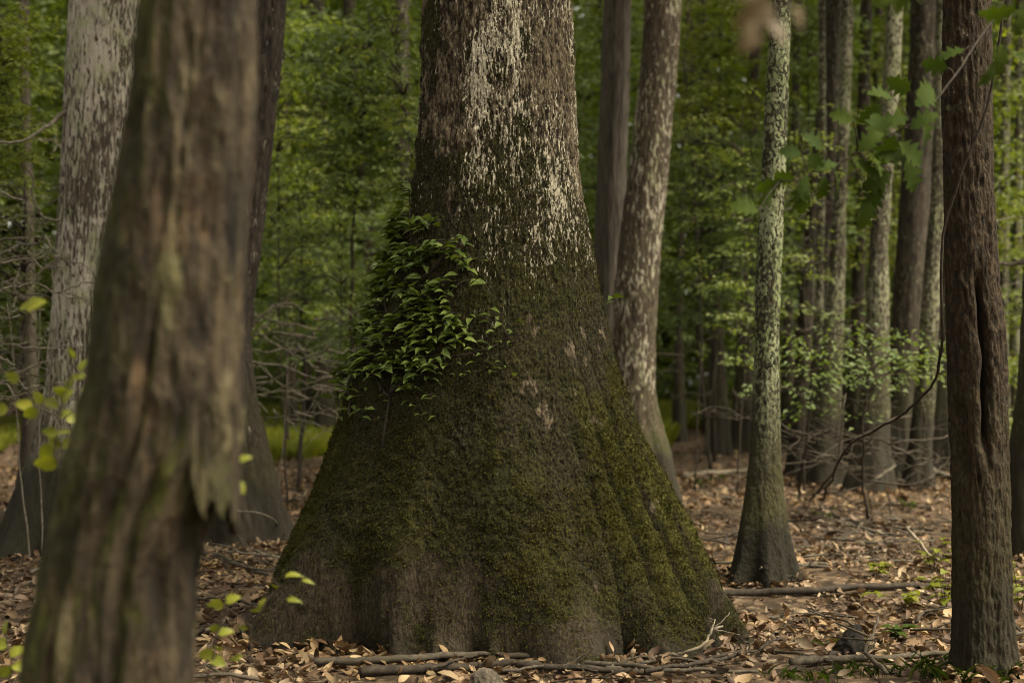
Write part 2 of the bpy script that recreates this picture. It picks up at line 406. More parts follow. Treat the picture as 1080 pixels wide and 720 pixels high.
# shared canopy crowns far above the frame (each tree keeps its own copy)
def crown_mesh(seed, rad=3.2, height=6.0, n=210, per=11, lsize=0.27):
    r = np.random.default_rng(seed)
    a = r.uniform(0, 6.283, n); t = r.uniform(0, 1, n)
    z = t * height; rr = rad * np.sin(np.pi * np.clip(.15 + .8 * t, 0, 1)) * np.sqrt(r.uniform(0.05, 1, n))
    st = np.stack([np.cos(a) * rr, np.sin(a) * rr, z], 1)
    d = np.stack([np.cos(a), np.sin(a), r.uniform(-.3, .4, n)], 1)
    V, F = sprays(r, st, d, r.uniform(.6, 1.3, n), per, lsize)
    return mesh_np('crown', V, F, GREEN['crown'], smooth=False)
CROWNS = [crown_mesh(s) for s in (101, 102, 103)]

def limbs_for(root, top, seed, n=5, rad=0.08, L=2.2):
    r = np.random.default_rng(seed); parts = []
    for i in range(n):
        a = r.uniform(0, 6.28); z0 = top[2] - r.uniform(0, 2.2)
        p0 = np.array([top[0], top[1], z0]); d = np.array([math.cos(a), math.sin(a), r.uniform(.4, 1.1)])
        pts = smooth_line([p0, p0 + d * L * .5, p0 + d * L + np.array([0, 0, .5])], 8, .03, seed + i)
        parts.append(tube(pts, np.linspace(rad, rad * .2, 8), 6))
    return joinv(parts)

def add_crown(root, nz, ax, D, k, z0=None, s=0.9):
    base = np.array(root.location)
    top = np.array([ax[-1], D, nz[-1]]) - base
    V, F = limbs_for(root, top, k * 7 + 1)
    link('limbs', mesh_np('limbs', V, F, M_TWIG), root)
    c = link('crown', CROWNS[k % 3], root, (top[0], top[1], top[2] - 2.0)); c.rotation_euler = (0, 0, k * 1.3); c.scale = (s, s, s)
    return c

# ------------------------------------------------------------------ ground
def build_ground():
    nx, ny = 260, 300
    u = np.linspace(-1, 1, nx); v = np.linspace(0, 1, ny)
    X = np.sign(u) * (np.abs(u) ** 1.6) * 110; Y = -25 + 165 * v ** 1.0
    Y = np.concatenate([np.linspace(-25, 3, 30), np.linspace(3.1, 16, 180), np.geomspace(16.2, 150, 90)])
    X = np.concatenate([np.linspace(-110, -9, 40), np.linspace(-8.9, 8.9, 180), np.linspace(9, 110, 40)])
    XX, YY = np.meshgrid(X, Y, indexing='xy')
    Z = ground_z(XX, YY) + 0.012 * vnoise(XX * 7, YY * 7, 0.1, 5)
    V = np.stack([XX, YY, Z], -1).reshape(-1, 3); ny, nx = XX.shape
    i = np.arange(ny - 1)[:, None] * nx; j = np.arange(nx - 1)[None]
    F = np.stack([i + j, i + j + 1, i + nx + j + 1, i + nx + j], -1).reshape(-1, 4)
    m, nt, b = new_mat('forest_soil'); N = NT(nt)
    vor = N.n('ShaderNodeTexVoronoi', i_Vector=N.mapped((13, 13, 13)), i_Scale=1.0, i_Randomness=1.0)
    f = N.noise(N.mapped((9, 9, 9)), 1, 6, 0.7)
    leafc = N.ramp(N.n('ShaderNodeSeparateColor', i_Color=vor.outputs['Color']).outputs[0], [(0.0, (0.02, 0.013, 0.008)), (.35, (0.05, 0.032, 0.019)), (.65, (0.09, 0.06, 0.036)), (.9, (0.15, 0.105, 0.065)), (1, (0.2, 0.15, 0.1))])
    col = N.mix(N.n('ShaderNodeMapRange', i_0=f, i_1=0.42, i_2=0.6).outputs[0], leafc, (0.03, 0.021, 0.013))
    N.link(col, b.inputs['Base Color']); b.inputs['Roughness'].default_value = .95; b.inputs['Specular IOR Level'].default_value = .15
    h = N.math('ADD', N.math('MULTIPLY', vor.outputs['Distance'], .6), f)
    bp = N.n('ShaderNodeBump', i_Strength=.8, i_Distance=.03, i_Height=h); N.link(bp.outputs[0], b.inputs['Normal'])
    tag(link('ground', mesh_np('ground', V, F, m)), kind='structure')

def build_litter():
    r = np.random.default_rng(5); parts = []
    def zone(n, y0, y1, lo, hi, kinds, spread=1.35, lift=.03):
        Y = np.sqrt(r.uniform(y0 * y0, y1 * y1, n)); X = r.uniform(-1, 1, n) * (Y * .36 * spread + .6)
        heap = fbm(X * 1.7, Y * 1.7, .3 + 0 * X, 3, 15); k0 = (heap > -.28) | (r.random(n) < .25); X, Y, heap = X[k0], Y[k0], heap[k0]; n = len(X)
        z = ground_z(X, Y) + r.uniform(-.004, lift, n) * (1 + .8 * heap)
        a = r.uniform(0, 6.283, n)
        d = np.stack([np.cos(a), np.sin(a), r.normal(0, .45, n)], 1)
        up = np.stack([r.normal(0, .75, n), r.normal(0, .75, n), np.ones(n)], 1)
        up[r.random(n) < .4, 2] *= -1
        L = r.uniform(lo, hi, n) * r.choice([.6, .8, 1, 1.3, 1.7], n)
        idx = r.integers(0, len(kinds), n)
        for k, kd in enumerate(kinds):
            s = idx == k
            parts.append(leaves(kd, np.stack([X, Y, z], 1)[s], d[s], up[s], L[s], L[s] * r.uniform(.35, .7, s.sum())))
    ks = ('curl', 'curl2', 'curl2', 'curl', 'lobed', 'ovate')
    zone(900, 1.5, 5.5, .05, .09, ks)
    zone(34000, 5.5, 12.5, .032, .072, ks)
    zone(30000, 12.5, 24, .05, .09, ('curl', 'curl2', 'ovate'))
    zone(16000, 24, 60, .09, .15, ('curl', 'curl2'))
    for (tx, ty, tr) in TREES + [(MAIN.location[0], MAIN_D, 1.38)]:
        if ty < 6 or ty > 23: continue
        n = int(420 * tr * 2 + 90); a = r.uniform(0, 6.283, n); q = tr * r.uniform(.82, 1.22, n) + .02; yk = .74 if tr > 1.3 else 1
        X = tx + np.cos(a) * q; Y = ty + np.sin(a) * q * yk; z = ground_z(X, Y) + r.uniform(0, .07, n) * np.clip(1.25 - (q / tr - .8) * 2, .2, 1)
        d = np.stack([np.cos(a + r.normal(0, 1, n)), np.sin(a + r.normal(0, 1, n)), r.normal(0, .5, n)], 1); up = np.stack([np.cos(a) * .5 + r.normal(0, .5, n), np.sin(a) * .5 + r.normal(0, .5, n), np.ones(n)], 1)
        L = r.uniform(.04, .095, n); parts.append(leaves('curl2', np.stack([X, Y, z], 1)[::2], d[::2], up[::2], L[::2], L[::2] * .55)); parts.append(leaves('curl', np.stack([X, Y, z], 1)[1::2], d[1::2], up[1::2], L[1::2], L[1::2] * .5))
    V, F = joinv(parts)
    tag(link('leaf_litter', mesh_np('leaf_litter', V, F, M_LITTER)), 'carpet of curled brown and tan fallen leaves covering the forest floor', 'leaf litter', kind='stuff')

build_ground()

# ------------------------------------------------------------------ the great buttressed tree
MAIN_D = 8.35
def build_main():
    rows = [(0, 450, 603), (60, 446, 606), (120, 443, 608), (180, 438, 612), (240, 431, 620), (300, 415, 630), (350, 396, 641), (400, 375, 654), (440, 362, 668),
            (480, 349, 685), (520, 331, 705), (560, 312, 724), (600, 296, 742), (630, 283, 756), (655, 272, 772), (680, 262, 790), (700, 254, 800)]
    prof = prof_from_px(rows, MAIN_D)
    gxy = ((prof[0, 1]), MAIN_D)
    root = thing('buttressed_tree', 'massive mossy tree with wide flared base and pale lichen patches higher up', 'tree', (gxy[0], gxy[1], 0))
    seg, nrow = 1000, 760
    nz, ax, ar = trunk_grid(prof, MAIN_D, 12.0, nrow, seg, dense_top=4.0, top_r=.62)
    th = np.linspace(0, 2 * math.pi, seg, endpoint=False)
    Z, TH = np.meshgrid(nz.astype(np.float32), th.astype(np.float32), indexing='ij')
    AX = ax[:, None].astype(np.float32); R = ar[:, None].astype(np.float32) * np.ones_like(TH)
    c, s = np.cos(TH), np.sin(TH)                                   # s = -1 faces the camera, c = +1 is the right side
    front = -s
    # buttress fluting: broad lobes at the foot, tight folds on the right flank
    lobe = np.zeros_like(R)
    ang = np.degrees(np.arctan2(s, c)) % 360                        # 180 left, 270 front, 360 right
    def bump(a, w): d = (ang - a + 180) % 360 - 180; return np.exp(-(d / w) ** 2)
    warp = 6 * vnoise(c * 1.3, s * 1.3, Z * .7, 4) 
    ang = ang + warp
    wl = np.exp(-np.maximum(Z, 0) / .55)
    lobe += wl * (0.07 * bump(205, 14) - 0.12 * bump(236, 13) + 0.02 * bump(252, 8) - 0.15 * bump(262, 12) + 0.10 * bump(283, 9) - 0.07 * bump(296, 6) + .02 * bump(305, 6)
                  + .06 * bump(175, 12) + 0.05 * bump(325, 7) - 0.05 * bump(338, 5) + .05 * bump(348, 6) - .05 * bump(160, 8) + .07 * bump(140, 10) - .07 * bump(110, 12) + .06 * bump(80, 14) - .06 * bump(50, 12))
    wr = np.exp(-((Z - .25) / 1.15) ** 2)
    foldmask = sstep(292, 312, ang) * (1 - sstep(372, 395, np.where(ang < 60, ang + 360, ang)))
    foldmask = np.maximum(foldmask, (ang < 12))
    fphase = np.radians((ang - 300) * 360 / 11.5 + 60 * vnoise(Z * 1.5, 0.2, 0.3, 8))
    fold = np.abs(np.sin(fphase / 2)) ** .7
    lobe += wr * foldmask * 0.125 * (fold ** .7 - .98)
    lobe += 0.02 * np.exp(-np.maximum(Z, 0) / 1.2) * np.cos(13 * TH + 2 * vnoise(c, s, Z, 6))
    toe = np.maximum(fbm(c * 4.5, s * 4.5, .5 + .2 * Z, 3, 97, .6), -.25)
    lobe += np.exp(-np.maximum(Z, 0) / .13) * .16 * toe + np.exp(-np.maximum(Z, 0) / .45) * .05 * fbm(c * 6, s * 6, .4 * Z, 2, 99)
    R = R + R * lobe * 1.35
    X0, Y0 = R * c, R * s
    # scales of bark above, matted moss below
    lo = 1 - sstep(1.0, 1.9, Z + .25 * vnoise(X0 * 2, Y0 * 2, Z * 2, 31))
    plate = fbm(X0 * 42, Y0 * 42, Z * 14, 4, 41, .62)
    plate2 = fbm(X0 * 85, Y0 * 85, Z * 34, 3, 47, .6)
    mat_ = fbm(X0 * 30, Y0 * 30, Z * 24, 4, 53, .65)
    grain = fbm(X0 * 55, Y0 * 55, Z * 5, 3, 59, .6)
    lump = fbm(X0 * 3, Y0 * 3, Z * 1.4, 3, 61)
    # masks (growth patterns of lichen, moss and bare wood, plus light painted on the moss)
    xs = c                                                            # -1 left edge .. 1 right edge, seen from the front
    cs = fbm(X0 * 3.2, Y0 * 3.2, Z * 1.3, 4, 71, .6)
    patch = (.95 * np.exp(-((xs + .24 - .16 * (Z - 2.9)) / .15) ** 2) * sstep(2.2, 2.9, Z) * (.72 + .9 * fbm(0 * xs, 0 * xs, Z * 3.3, 2, 77)) * (1 - .45 * sstep(3.15, 3.4, Z)) + .8 * np.exp(-((xs - .22) / .10) ** 2) * sstep(2.85, 3.1, Z)
             + .7 * np.exp(-((xs - .02) / .22) ** 2) * sstep(3.2, 3.45, Z) + .35 * sstep(.3, .6, xs) * sstep(1.8, 2.5, Z))
    patch = np.where(s > .2, .3 * sstep(2, 3, Z), patch)
    fleck = fbm(X0 * 50, Y0 * 50, Z * 16, 3, 79, .7)
    lpot = .54 * patch + .46 * cs + .24 * fleck + .38 * sstep(1.5, 2.9, Z) + .12 * sstep(-.55, .7, xs) * sstep(1.9, 2.8, Z) - .16 - .45 * (1 - sstep(1.0, 1.8, Z + .25 * cs)) + .10 * sstep(1.3, 1.8, Z) * (1 - sstep(2.1, 2.7, Z))
    lich = sstep(.50, .75, lpot)
    mz = 1.75 - .5 * sstep(1.25, 2.1, Z) - .65 * sstep(2.0, 3.1, Z)
    medge = (1 - sstep(-.75, -.25, xs)) * .5
    moss = sstep(.30, .62, .55 * mz + .45 * cs + .3 * medge + .35 * fbm(X0 * 9, Y0 * 9, Z * 5, 4, 83, .6) + .08 * (1 - sstep(.2, .6, xs)) * sstep(2, 2.6, Z) - .12 * sstep(2.5, 3.3, Z))
    bare = sstep(.35, 1.25, (1 - sstep(.05, .95, Z)) + .7 * fbm(X0 * 4, Y0 * 4, Z * 3, 4, 87, .6) + .25 * np.exp(-((xs + .15) / .4) ** 2) - .45 * sstep(.25, .6, xs))
    moss = moss * (1 - .7 * bare)
    bright = np.clip((1 - sstep(-.97, -.80, xs)) * sstep(.15, .7, Z) * (1 - sstep(1.3, 2.0, Z)) + sstep(.35, .8, xs) * sstep(.15, .5, Z) * (1 - sstep(1.0, 1.7, Z)) * sstep(.45, .9, fold) + .35 * fbm(X0 * 5, Y0 * 5, Z * 4, 3, 89), 0, 1)  # painted light: moss brighter on left rim and right ridges, with random tone
    wet = 1 - sstep(.0, .16, Z + .09 * cs)
    disp = (1 - lo) * (.012 * plate + .006 * plate2 + .003 * lich) + lo * ((1 - bare) * (.014 * mat_ + .005 * plate2) + bare * .006 * grain) + .012 * lo * np.maximum(fbm(X0 * 9, Y0 * 9, Z * 7, 3, 93, .6), -.2) + .022 * lump * (1 - .5 * bare)
    R = R + disp
    V = np.stack([AX + R * c, MAIN_D + R * s * (.92 - .20 * (1 - sstep(.3, 2.4, Z))), Z], -1)
    m, nt, b = new_mat('old_mossy_bark'); N = NT(nt)
    aL, aM, aB, aE, aW, aP = (N.attr(k) for k in ('lichen', 'moss', 'bare', 'lit_moss', 'wet', 'plate'))
    fine = N.noise(N.mapped((120, 120, 70)), 1, 3, .65)
    med = N.noise(N.mapped((58, 58, 20)), 1, 4, .65)
    tuft = N.noise(N.mapped((75, 75, 60)), 1, 5, .72)
    crack = N.noise(N.mapped((80, 80, 26), loc=(4, 1, 2)), 1, 4, .65)
    hue = N.noise(N.mapped((2.6, 2.6, 1.7)), 1, 5, .65)
    bark = N.ramp(N.math('ADD', N.math('MULTIPLY', aP, .25), N.math('MULTIPLY', crack, .75)), [(0.38, (0.012, 0.009, 0.006)), (.45, (0.042, 0.032, 0.020)), (.53, (0.098, 0.076, 0.047)), (.62, (0.165, 0.132, 0.086))])
    mossc = N.ramp(tuft, [(.38, (0.004, 0.0035, 0.0015)), (.48, (0.015, 0.0125, 0.005)), (.57, (0.032, 0.027, 0.010)), (.70, (0.075, 0.064, 0.028))])
    mossg = N.ramp(tuft, [(.38, (0.005, 0.005, 0.0015)), (.48, (0.017, 0.016, 0.004)), (.60, (0.036, 0.033, 0.007)), (.72, (0.065, 0.062, 0.014))])
    mossc = N.mix(N.n('ShaderNodeMapRange', i_0=hue, i_1=.44, i_2=.60).outputs[0], mossc, mossg)
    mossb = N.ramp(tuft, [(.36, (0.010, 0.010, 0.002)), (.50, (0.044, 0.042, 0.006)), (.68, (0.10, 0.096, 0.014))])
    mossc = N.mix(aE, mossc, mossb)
    barec = N.ramp(N.noise(N.mapped((75, 75, 26)), 1, 6, .75), [(.36, (0.010, 0.007, 0.004)), (.5, (0.030, 0.0225, 0.013)), (.68, (0.072, 0.056, 0.035))])
    lichc = N.ramp(fine, [(.3, (0.24, 0.21, 0.145)), (.6, (0.50, 0.45, 0.34))])
    mm = N.n('ShaderNodeMapRange', i_0=N.math('ADD', aM, N.math('MULTIPLY', N.math('SUBTRACT', crack, .5), 1.6)), i_1=.35, i_2=.6).outputs[0]
    col = N.mix(mm, bark, mossc)
    bm = N.n('ShaderNodeMapRange', i_0=N.math('ADD', aB, N.math('MULTIPLY', N.math('SUBTRACT', tuft, .5), 2.2)), i_1=.4, i_2=.75).outputs[0]
    col = N.mix(bm, col, barec)
    streak = N.noise(N.mapped((72, 72, 11), loc=(6, 2, 8)), 1, 4, .65)
    lm = N.math('ADD', aL, N.math('MULTIPLY', N.math('SUBTRACT', crack, .5), 1.6)); lm = N.math('ADD', lm, N.math('MULTIPLY', N.math('SUBTRACT', streak, .5), 2.8)); lm = N.math('ADD', lm, N.math('MULTIPLY', N.math('SUBTRACT', fine, .5), .8))
    lm = N.n('ShaderNodeMapRange', i_0=lm, i_1=.69, i_2=.83).outputs[0]
    col = N.mix(lm, col, lichc)
    col = N.mix(N.math('MULTIPLY', aW, .6), col, (0.02, 0.017, 0.012))
    N.link(col, b.inputs['Base Color']); b.inputs['Roughness'].default_value = .95; b.inputs['Specular IOR Level'].default_value = .2
    h = N.math('ADD', crack, N.math('MULTIPLY', tuft, .8)); h = N.math('ADD', h, N.math('MULTIPLY', lm, .12)); h = N.math('ADD', h, N.math('MULTIPLY', fine, .3))
    bp = N.n('ShaderNodeBump', i_Strength=.9, i_Distance=.012, i_Height=h); N.link(bp.outputs[0], b.inputs['Normal'])
    base = np.array(root.location)
    Vl = V.reshape(-1, 3) - base
    at = dict(lichen=lpot, moss=moss, bare=bare, lit_moss=bright, wet=wet, plate=np.clip(.5 + .5 * plate, 0, 1))
    o = link('trunk', mesh_np('trunk', Vl, [grid_faces(len(nz), seg), (np.arange(seg) + (len(nz) - 1) * seg)[None]], m, attrs=at), root)
    # tufts of moss standing out from the mat
    r = np.random.default_rng(66); Zf = Z.ravel(); ok = (Zf < 2.9) & (Zf > .05) & (V[..., 1].ravel() < MAIN_D + .25)
    wgt = np.where(ok, np.clip(moss * (.25 + np.clip(mat_ + .35, 0, 1)) * (1 - .78 * sstep(1.1, 2.0, Z)) * sstep(-.55, .35, cs + .5 * fbm(X0 * 8, Y0 * 8, Z * 6, 3, 95)) * (1 - foldmask * wr * (1 - sstep(.25, .7, fold))) + .7 * bright * moss, 0, 2).ravel() * R.ravel(), 0); idx = r.choice(len(wgt), 80000, p=wgt / wgt.sum())
    nr = np.stack([c, s, np.full_like(c, .35)], -1).reshape(-1, 3)[idx]; n = len(idx)
    pos = Vl[idx] + nr * .002 + r.normal(0, .003, (n, 3)); dr = nr * r.uniform(.3, 1, (n, 1)) + r.normal(0, .6, (n, 3)) + np.array([0, 0, -.35])
    L = r.uniform(.008, .020, n); mv, mf = leaves('kite', pos, dr, nr + np.array([0, 0, .8]) + r.normal(0, .3, (n, 3)), L, L * .38)
    tag(link('moss', mesh_np('moss', mv, mf, M_MOSS, smooth=False), root), kind='stuff')
    add_crown(root, nz, ax, MAIN_D, 3, s=.9)
    return root, V, nz, ax, ar
MAIN, MV, MZ, MAX_, MR = build_main()

def on_main(px, py):
    """point and outward normal of the great trunk's camera side under a pixel"""
    p = W(px, py, MAIN_D - .5); i = int(np.argmin(np.abs(MZ - p[2])))
    row = MV[i]; half = row[row[:, 1] < MAIN_D]
    sx = (half[:, 0]) / half[:, 1]; tx = p[0] / p[1]
    j = int(np.argmin(np.abs(sx - tx))); q = half[j]
    # correct the height for the real depth
    p = W(px, py, q[1]); i = int(np.argmin(np.abs(MZ - p[2]))); row = MV[i]; half = row[row[:, 1] < MAIN_D]
    j = int(np.argmin(np.abs(half[:, 0] / half[:, 1] - tx))); q = half[j]
    nrm = np.array([q[0] - MAX_[i], q[1] - MAIN_D, .25 * MR[i]]); return q, nrm / np.linalg.norm(nrm)

# ------------------------------------------------------------------ other trees near and middle
TREES = []
def tree(label, sil, D, mat, ztop=9.0, crown=True, k=0, group='trees of the swamp forest', base_px=None, **kw):
    prof = prof_from_px(sil, D)
    if prof[0, 0] > 0.02:       # foot outside the frame or hidden: carry the trunk down to the ground
        sl = (prof[1, 1] - prof[0, 1]) / (prof[1, 0] - prof[0, 0]); z0 = prof[0, 0]
        prof = np.vstack([[-.02, prof[0, 1] - sl * min(z0, 1) * .7, prof[0, 2] * 1.15], prof])
    root = thing('tree', label, 'tree', (prof[0, 1], D, gz(prof[0, 1], D)), group)
    o, (nz, ax, ar) = make_trunk(root, prof, D, mat, ztop=ztop, **kw)
    if crown: add_crown(root, nz, ax, D, k)
    TREES.append((prof[0, 1], D, float(np.interp(.05, nz, ar)))); return root

B_FORE = bark_mat('decayed_bark', (0.008, 0.006, 0.0035), (0.040, 0.029, 0.015), (0.090, 0.069, 0.038), lichen=(0.135, 0.110, 0.062), lich_lo=.53, lich_hi=.66, lich_f=20, lich_v=3.2,
                  fh=30, fv=4.5, moss=(0.062, 0.066, 0.009), moss_top=-2, wet_shade_top=-1, patch=5, lich_from=-1, moss_all=.14, bump=1.0, moss_side=1.0, rust=(0.085, 0.054, 0.028), blotch=7)
B_RIGHT = bark_mat('scaly_brown_bark', (0.007, 0.005, 0.003), (0.029, 0.0195, 0.010), (0.072, 0.049, 0.026), lich_lo=.66, lich_hi=.72, lichen=(0.16, .13, .085), fh=48, fv=20, moss_top=.5, moss_soft=.9, wet_shade_top=.45, moss=(0.04, .036, .012), wet=(0.022, .018, .010), lich_f=40, lich_v=16)
B_WHITE = bark_mat('pale_lichen_bark', (0.020, 0.016, 0.011), (0.075, 0.060, 0.043), (0.15, 0.125, 0.095), lichen=(0.42, 0.38, 0.31), lich_lo=.43, lich_hi=.53, lich_f=40, lich_v=9, fh=30, fv=5, moss_top=.35, wet_shade_top=.75, patch=1.8, moss_all=.06, wet=(.014, .012, .007), lich_from=.5, bump=1)
B_DARK = bark_mat('dark_flecked_bark', (0.010, 0.008, 0.006), (0.034, 0.026, 0.019), (0.075, 0.058, 0.042), lichen=(0.36, 0.32, 0.25), lich_lo=.62, lich_hi=.66, lich_f=26, lich_v=8, fh=26, fv=7, moss_top=1.0, wet_shade_top=.5, moss=(.035, .033, .009))
B_GREY = bark_mat('grey_furrowed_bark', (0.028, 0.024, 0.018), (0.080, 0.068, 0.053), (0.125, 0.108, 0.086), lich_lo=.75, lich_hi=.85, fh=34, fv=4, moss_top=.6, wet_shade_top=.5)
B_STREAK = bark_mat('white_streaked_bark', (0.020, 0.014, 0.009), (0.062, 0.048, 0.030), (0.11, 0.086, 0.056), lichen=(0.44, 0.39, 0.30), lich_lo=.55, lich_hi=.60, lich_f=34, lich_v=9, fh=30, fv=9, moss_top=.95, moss_soft=.3, wet_shade_top=.65, patch=2.4, lich_from=.6)
B_LICHEN = bark_mat('lichen_spotted_bark', (0.012, 0.010, 0.006), (0.038, 0.033, 0.018), (0.085, 0.075, 0.042), lichen=(0.29, 0.31, 0.175), lich_lo=.49, lich_hi=.53, lich_f=48, lich_v=30, fh=40, fv=24, moss=(0.050, 0.047, 0.011), moss_top=.75, moss_soft=.5, wet_shade_top=.42, wet=(.010, .008, .005), patch=7, lich_from=.8, bump=1)
B_FARL = bark_mat('lichen_grey_bark', (0.020, 0.017, 0.011), (0.055, 0.047, 0.031), (0.10, 0.086, 0.058), lichen=(0.27, 0.26, 0.17), lich_lo=.50, lich_hi=.56, lich_f=26, lich_v=16, fh=20, fv=8, moss_top=1.3, moss_soft=1.2, wet_shade_top=1.0, moss=(0.045, .044, .013), patch=1.4)  # tall dark foot paints in the shade low on these mossy trunks
B_FARD = bark_mat('dim_brown_bark', (0.014, 0.012, 0.008), (0.042, 0.034, 0.023), (0.085, 0.068, 0.047), lichen=(0.17, 0.155, 0.105), lich_lo=.60, lich_hi=.68, lich_f=22, lich_v=12, fh=18, fv=6, moss_top=1.2, wet_shade_top=.9, moss=(0.038, .037, .011))

def carve_fore(R, TH, Z):
    a = np.degrees(TH) % 360
    def g(c, w): d = (a - c + 180) % 360 - 180; return np.exp(-(d / w) ** 2)
    R = R * (1 - .22 * g(291 + 3 * np.sin(Z * 5), 5) * (1 - sstep(1.15, 1.4, Z)))        # long dark splits
    R = R * (1 - .10 * g(268 + 4 * np.sin(Z * 4 + 1), 3.5) * sstep(1.0, 1.1, Z) * (1 - sstep(1.55, 1.75, Z)))
    R = R * (1 - .08 * g(243 + 3 * np.sin(Z * 6), 3) * sstep(.8, .9, Z) * (1 - sstep(1.2, 1.35, Z)))
    R = R * (1 - .07 * g(280 + 3 * np.sin(Z * 5), 3) * sstep(1.7, 1.8, Z) * (1 - sstep(2.1, 2.3, Z)))
    R = R * (1 - .08 * g(262, 6) * sstep(.7, .95, Z) * (1 - sstep(1.25, 1.45, Z)))
    return R

# blurred tree right in front, left of the great tree
fore = tree('leaning decayed tree with peeling bark, nearest the camera on the left', [(0, 150, 268), (100, 143, 266), (180, 128, 263), (250, 116, 258), (300, 108, 256), (360, 102, 252), (440, 88, 252), (490, 75, 246), (530, 64, 222), (570, 53, 206), (640, 39, 203), (720, 24, 202)], 3.2, B_FORE,
            ztop=8.0, rows=320, seg=200, flute=(5, .05, 1.2), bark=(.010, 24, 6), seed=21, lumps=.09, carve=carve_fore, k=1, crown=False)
def fore_slab():
    """the loose outer shell of grey wood that ends in a ragged edge half way down"""
    D = 3.2; n, k = 60, 28
    y = np.linspace(0, 1, n); u = np.linspace(0, 1, k)
    V = np.zeros((n, k, 3)); T = np.zeros((n, k, 3))
    base = np.array(fore.location)
    for j in range(k):
        bottom = 556 - 12 * abs(math.sin(j * 1.9)) ** 1.5 - 22 * abs(math.sin(j * .31 + 1)) - 16 * (j < 4) + (20 if j > 22 else 0)
        yy = 380 + (bottom - 380) * y; x = np.interp(yy, [380, 480, 600], [190, 199, 203]) * (1 - u[j]) + np.interp(yy, [380, 480, 600], [249, 252.5, 252]) * u[j]
        for i in range(n):
            dep = D - .148 + .025 * (1 - y[i]) + .15 * (u[j] ** 2.2) + .005 * math.sin(yy[i] * .06 + j * .8)
            p = W(x[i] + 1.2 * math.sin(yy[i] * .05 + j), yy[i], dep); V[i, j] = p; T[i, j] = p + np.array([.01 - .04 * u[j], .028 + .012 * u[j], 0])
    A = np.concatenate([V.reshape(-1, 3), T.reshape(-1, 3)]) - base; o = n * k
    i = np.arange(n - 1)[:, None] * k; j = np.arange(k - 1)[None]
    F1 = np.stack([i + j, i + k + j, i + k + j + 1, i + j + 1], -1).reshape(-1, 4); F2 = F1[:, ::-1] + o
    e = np.arange(n - 1) * k; s1 = np.stack([e, e + o, e + k + o, e + k], 1); e2 = e + k - 1; s2 = np.stack([e2, e2 + k, e2 + k + o, e2 + o], 1)
    b = np.arange(k - 1) + (n - 1) * k; s3 = np.stack([b, b + o, b + 1 + o, b + 1], 1)
    m = B_FORE
    tag(link('bark_slab', mesh_np('bark_slab', A, np.concatenate([F1, F2, s1, s2, s3]), m), fore), 'loose grey slab of wood with a ragged lower end')
fore_slab()

def carve_right(R, TH, Z):
    a = np.degrees(TH) % 360
    def g(c, w): d = (a - c + 180) % 360 - 180; return np.exp(-(d / w) ** 2)
    slit = sstep(1.02, 1.30, Z) * (1 - sstep(1.85, 2.05, Z))
    R = R * (1 - .78 * g(268 + 3 * np.sin(Z * 9), 8 + 2.5 * np.sin(Z * 23)) * slit)
    R = R * (1 - .30 * g(212, 16) * sstep(.95, 1.05, Z) * (1 - sstep(1.28, 1.4, Z)))
    R = R * (1 - .14 * g(222, 22) * sstep(2.55, 2.65, Z) * (1 - sstep(2.85, 2.95, Z)) * (.6 + .4 * np.sin(Z * 60)))
    return R
right_tree = tree('brown scaly tree with a dark hollow slit, nearest on the right', [(0, 997, 1043), (100, 995, 1045), (200, 998, 1046), (300, 1000, 1051), (360, 1001, 1058), (450, 1003, 1061), (520, 1006, 1063), (600, 1007, 1065), (660, 1006, 1067), (706, 1003, 1070)], 7.15, B_RIGHT,
     ztop=9, rows=420, seg=200, flute=(5, .07, .9), bark=(.009, 40, 9), seed=33, lumps=.05, carve=carve_right, k=2)

tree('thick tree with whitish lichen bark behind the foreground trunk on the left', [(0, 75, 153), (150, 67, 146), (300, 60, 138), (350, 56, 136), (420, 49, 134), (480, 35, 138), (540, 16, 146), (580, 3, 155)], 12.4, B_WHITE, rows=240, seg=140, flute=(6, .10, .6), bark=(.014, 14, 2.2), seed=41, k=0, ztop=10, crown=False)
tree('dark slanting tree with white flecks between foreground trunk and great tree', [(0, 256, 301), (60, 252, 297), (120, 246, 290), (180, 239, 283), (240, 231, 277), (300, 222, 269), (360, 214, 263), (400, 212, 267), (440, 208, 275), (480, 203, 285), (520, 198, 296), (566, 192, 310)], 13.0, B_DARK, rows=220, seg=120, flute=(6, .12, .6), bark=(.013, 18, 4), seed=43, k=1, ztop=10)
tree('straight grey furrowed trunk just right of the great tree', [(0, 637, 665), (100, 634, 663), (200, 630, 660), (300, 626, 656), (400, 622, 654), (480, 616, 656), (527, 606, 662)], 17.2, B_GREY, rows=150, seg=90, flute=(6, .1, .6), bark=(.012, 20, 2), seed=45, k=2, ztop=11)
tree('white streaked brown tree with bent base, right of the great tree', [(0, 680, 718), (60, 677, 715), (120, 670, 709), (180, 663, 704), (240, 655, 698), (300, 649, 694), (360, 647, 692), (410, 647, 691), (440, 650, 697), (480, 650, 710), (512, 648, 717), (536, 642, 724)], 16.5, B_STREAK, rows=190, seg=100, flute=(5, .16, .7), bark=(.010, 18, 4), seed=47, k=0, ztop=11)
tree('slender tree covered in pale green lichen with swollen dark foot', [(0, 814, 834), (60, 810, 832), (120, 807, 830), (200, 803, 827), (300, 797, 823), (360, 796, 821), (420, 794, 822), (480, 791, 823), (520, 786, 826), (560, 779, 831), (590, 773, 837), (616, 767, 843)], 10.25, B_LICHEN, rows=300, seg=120, flute=(5, .20, .33), bark=(.006, 30, 16), seed=49, k=1, ztop=9)

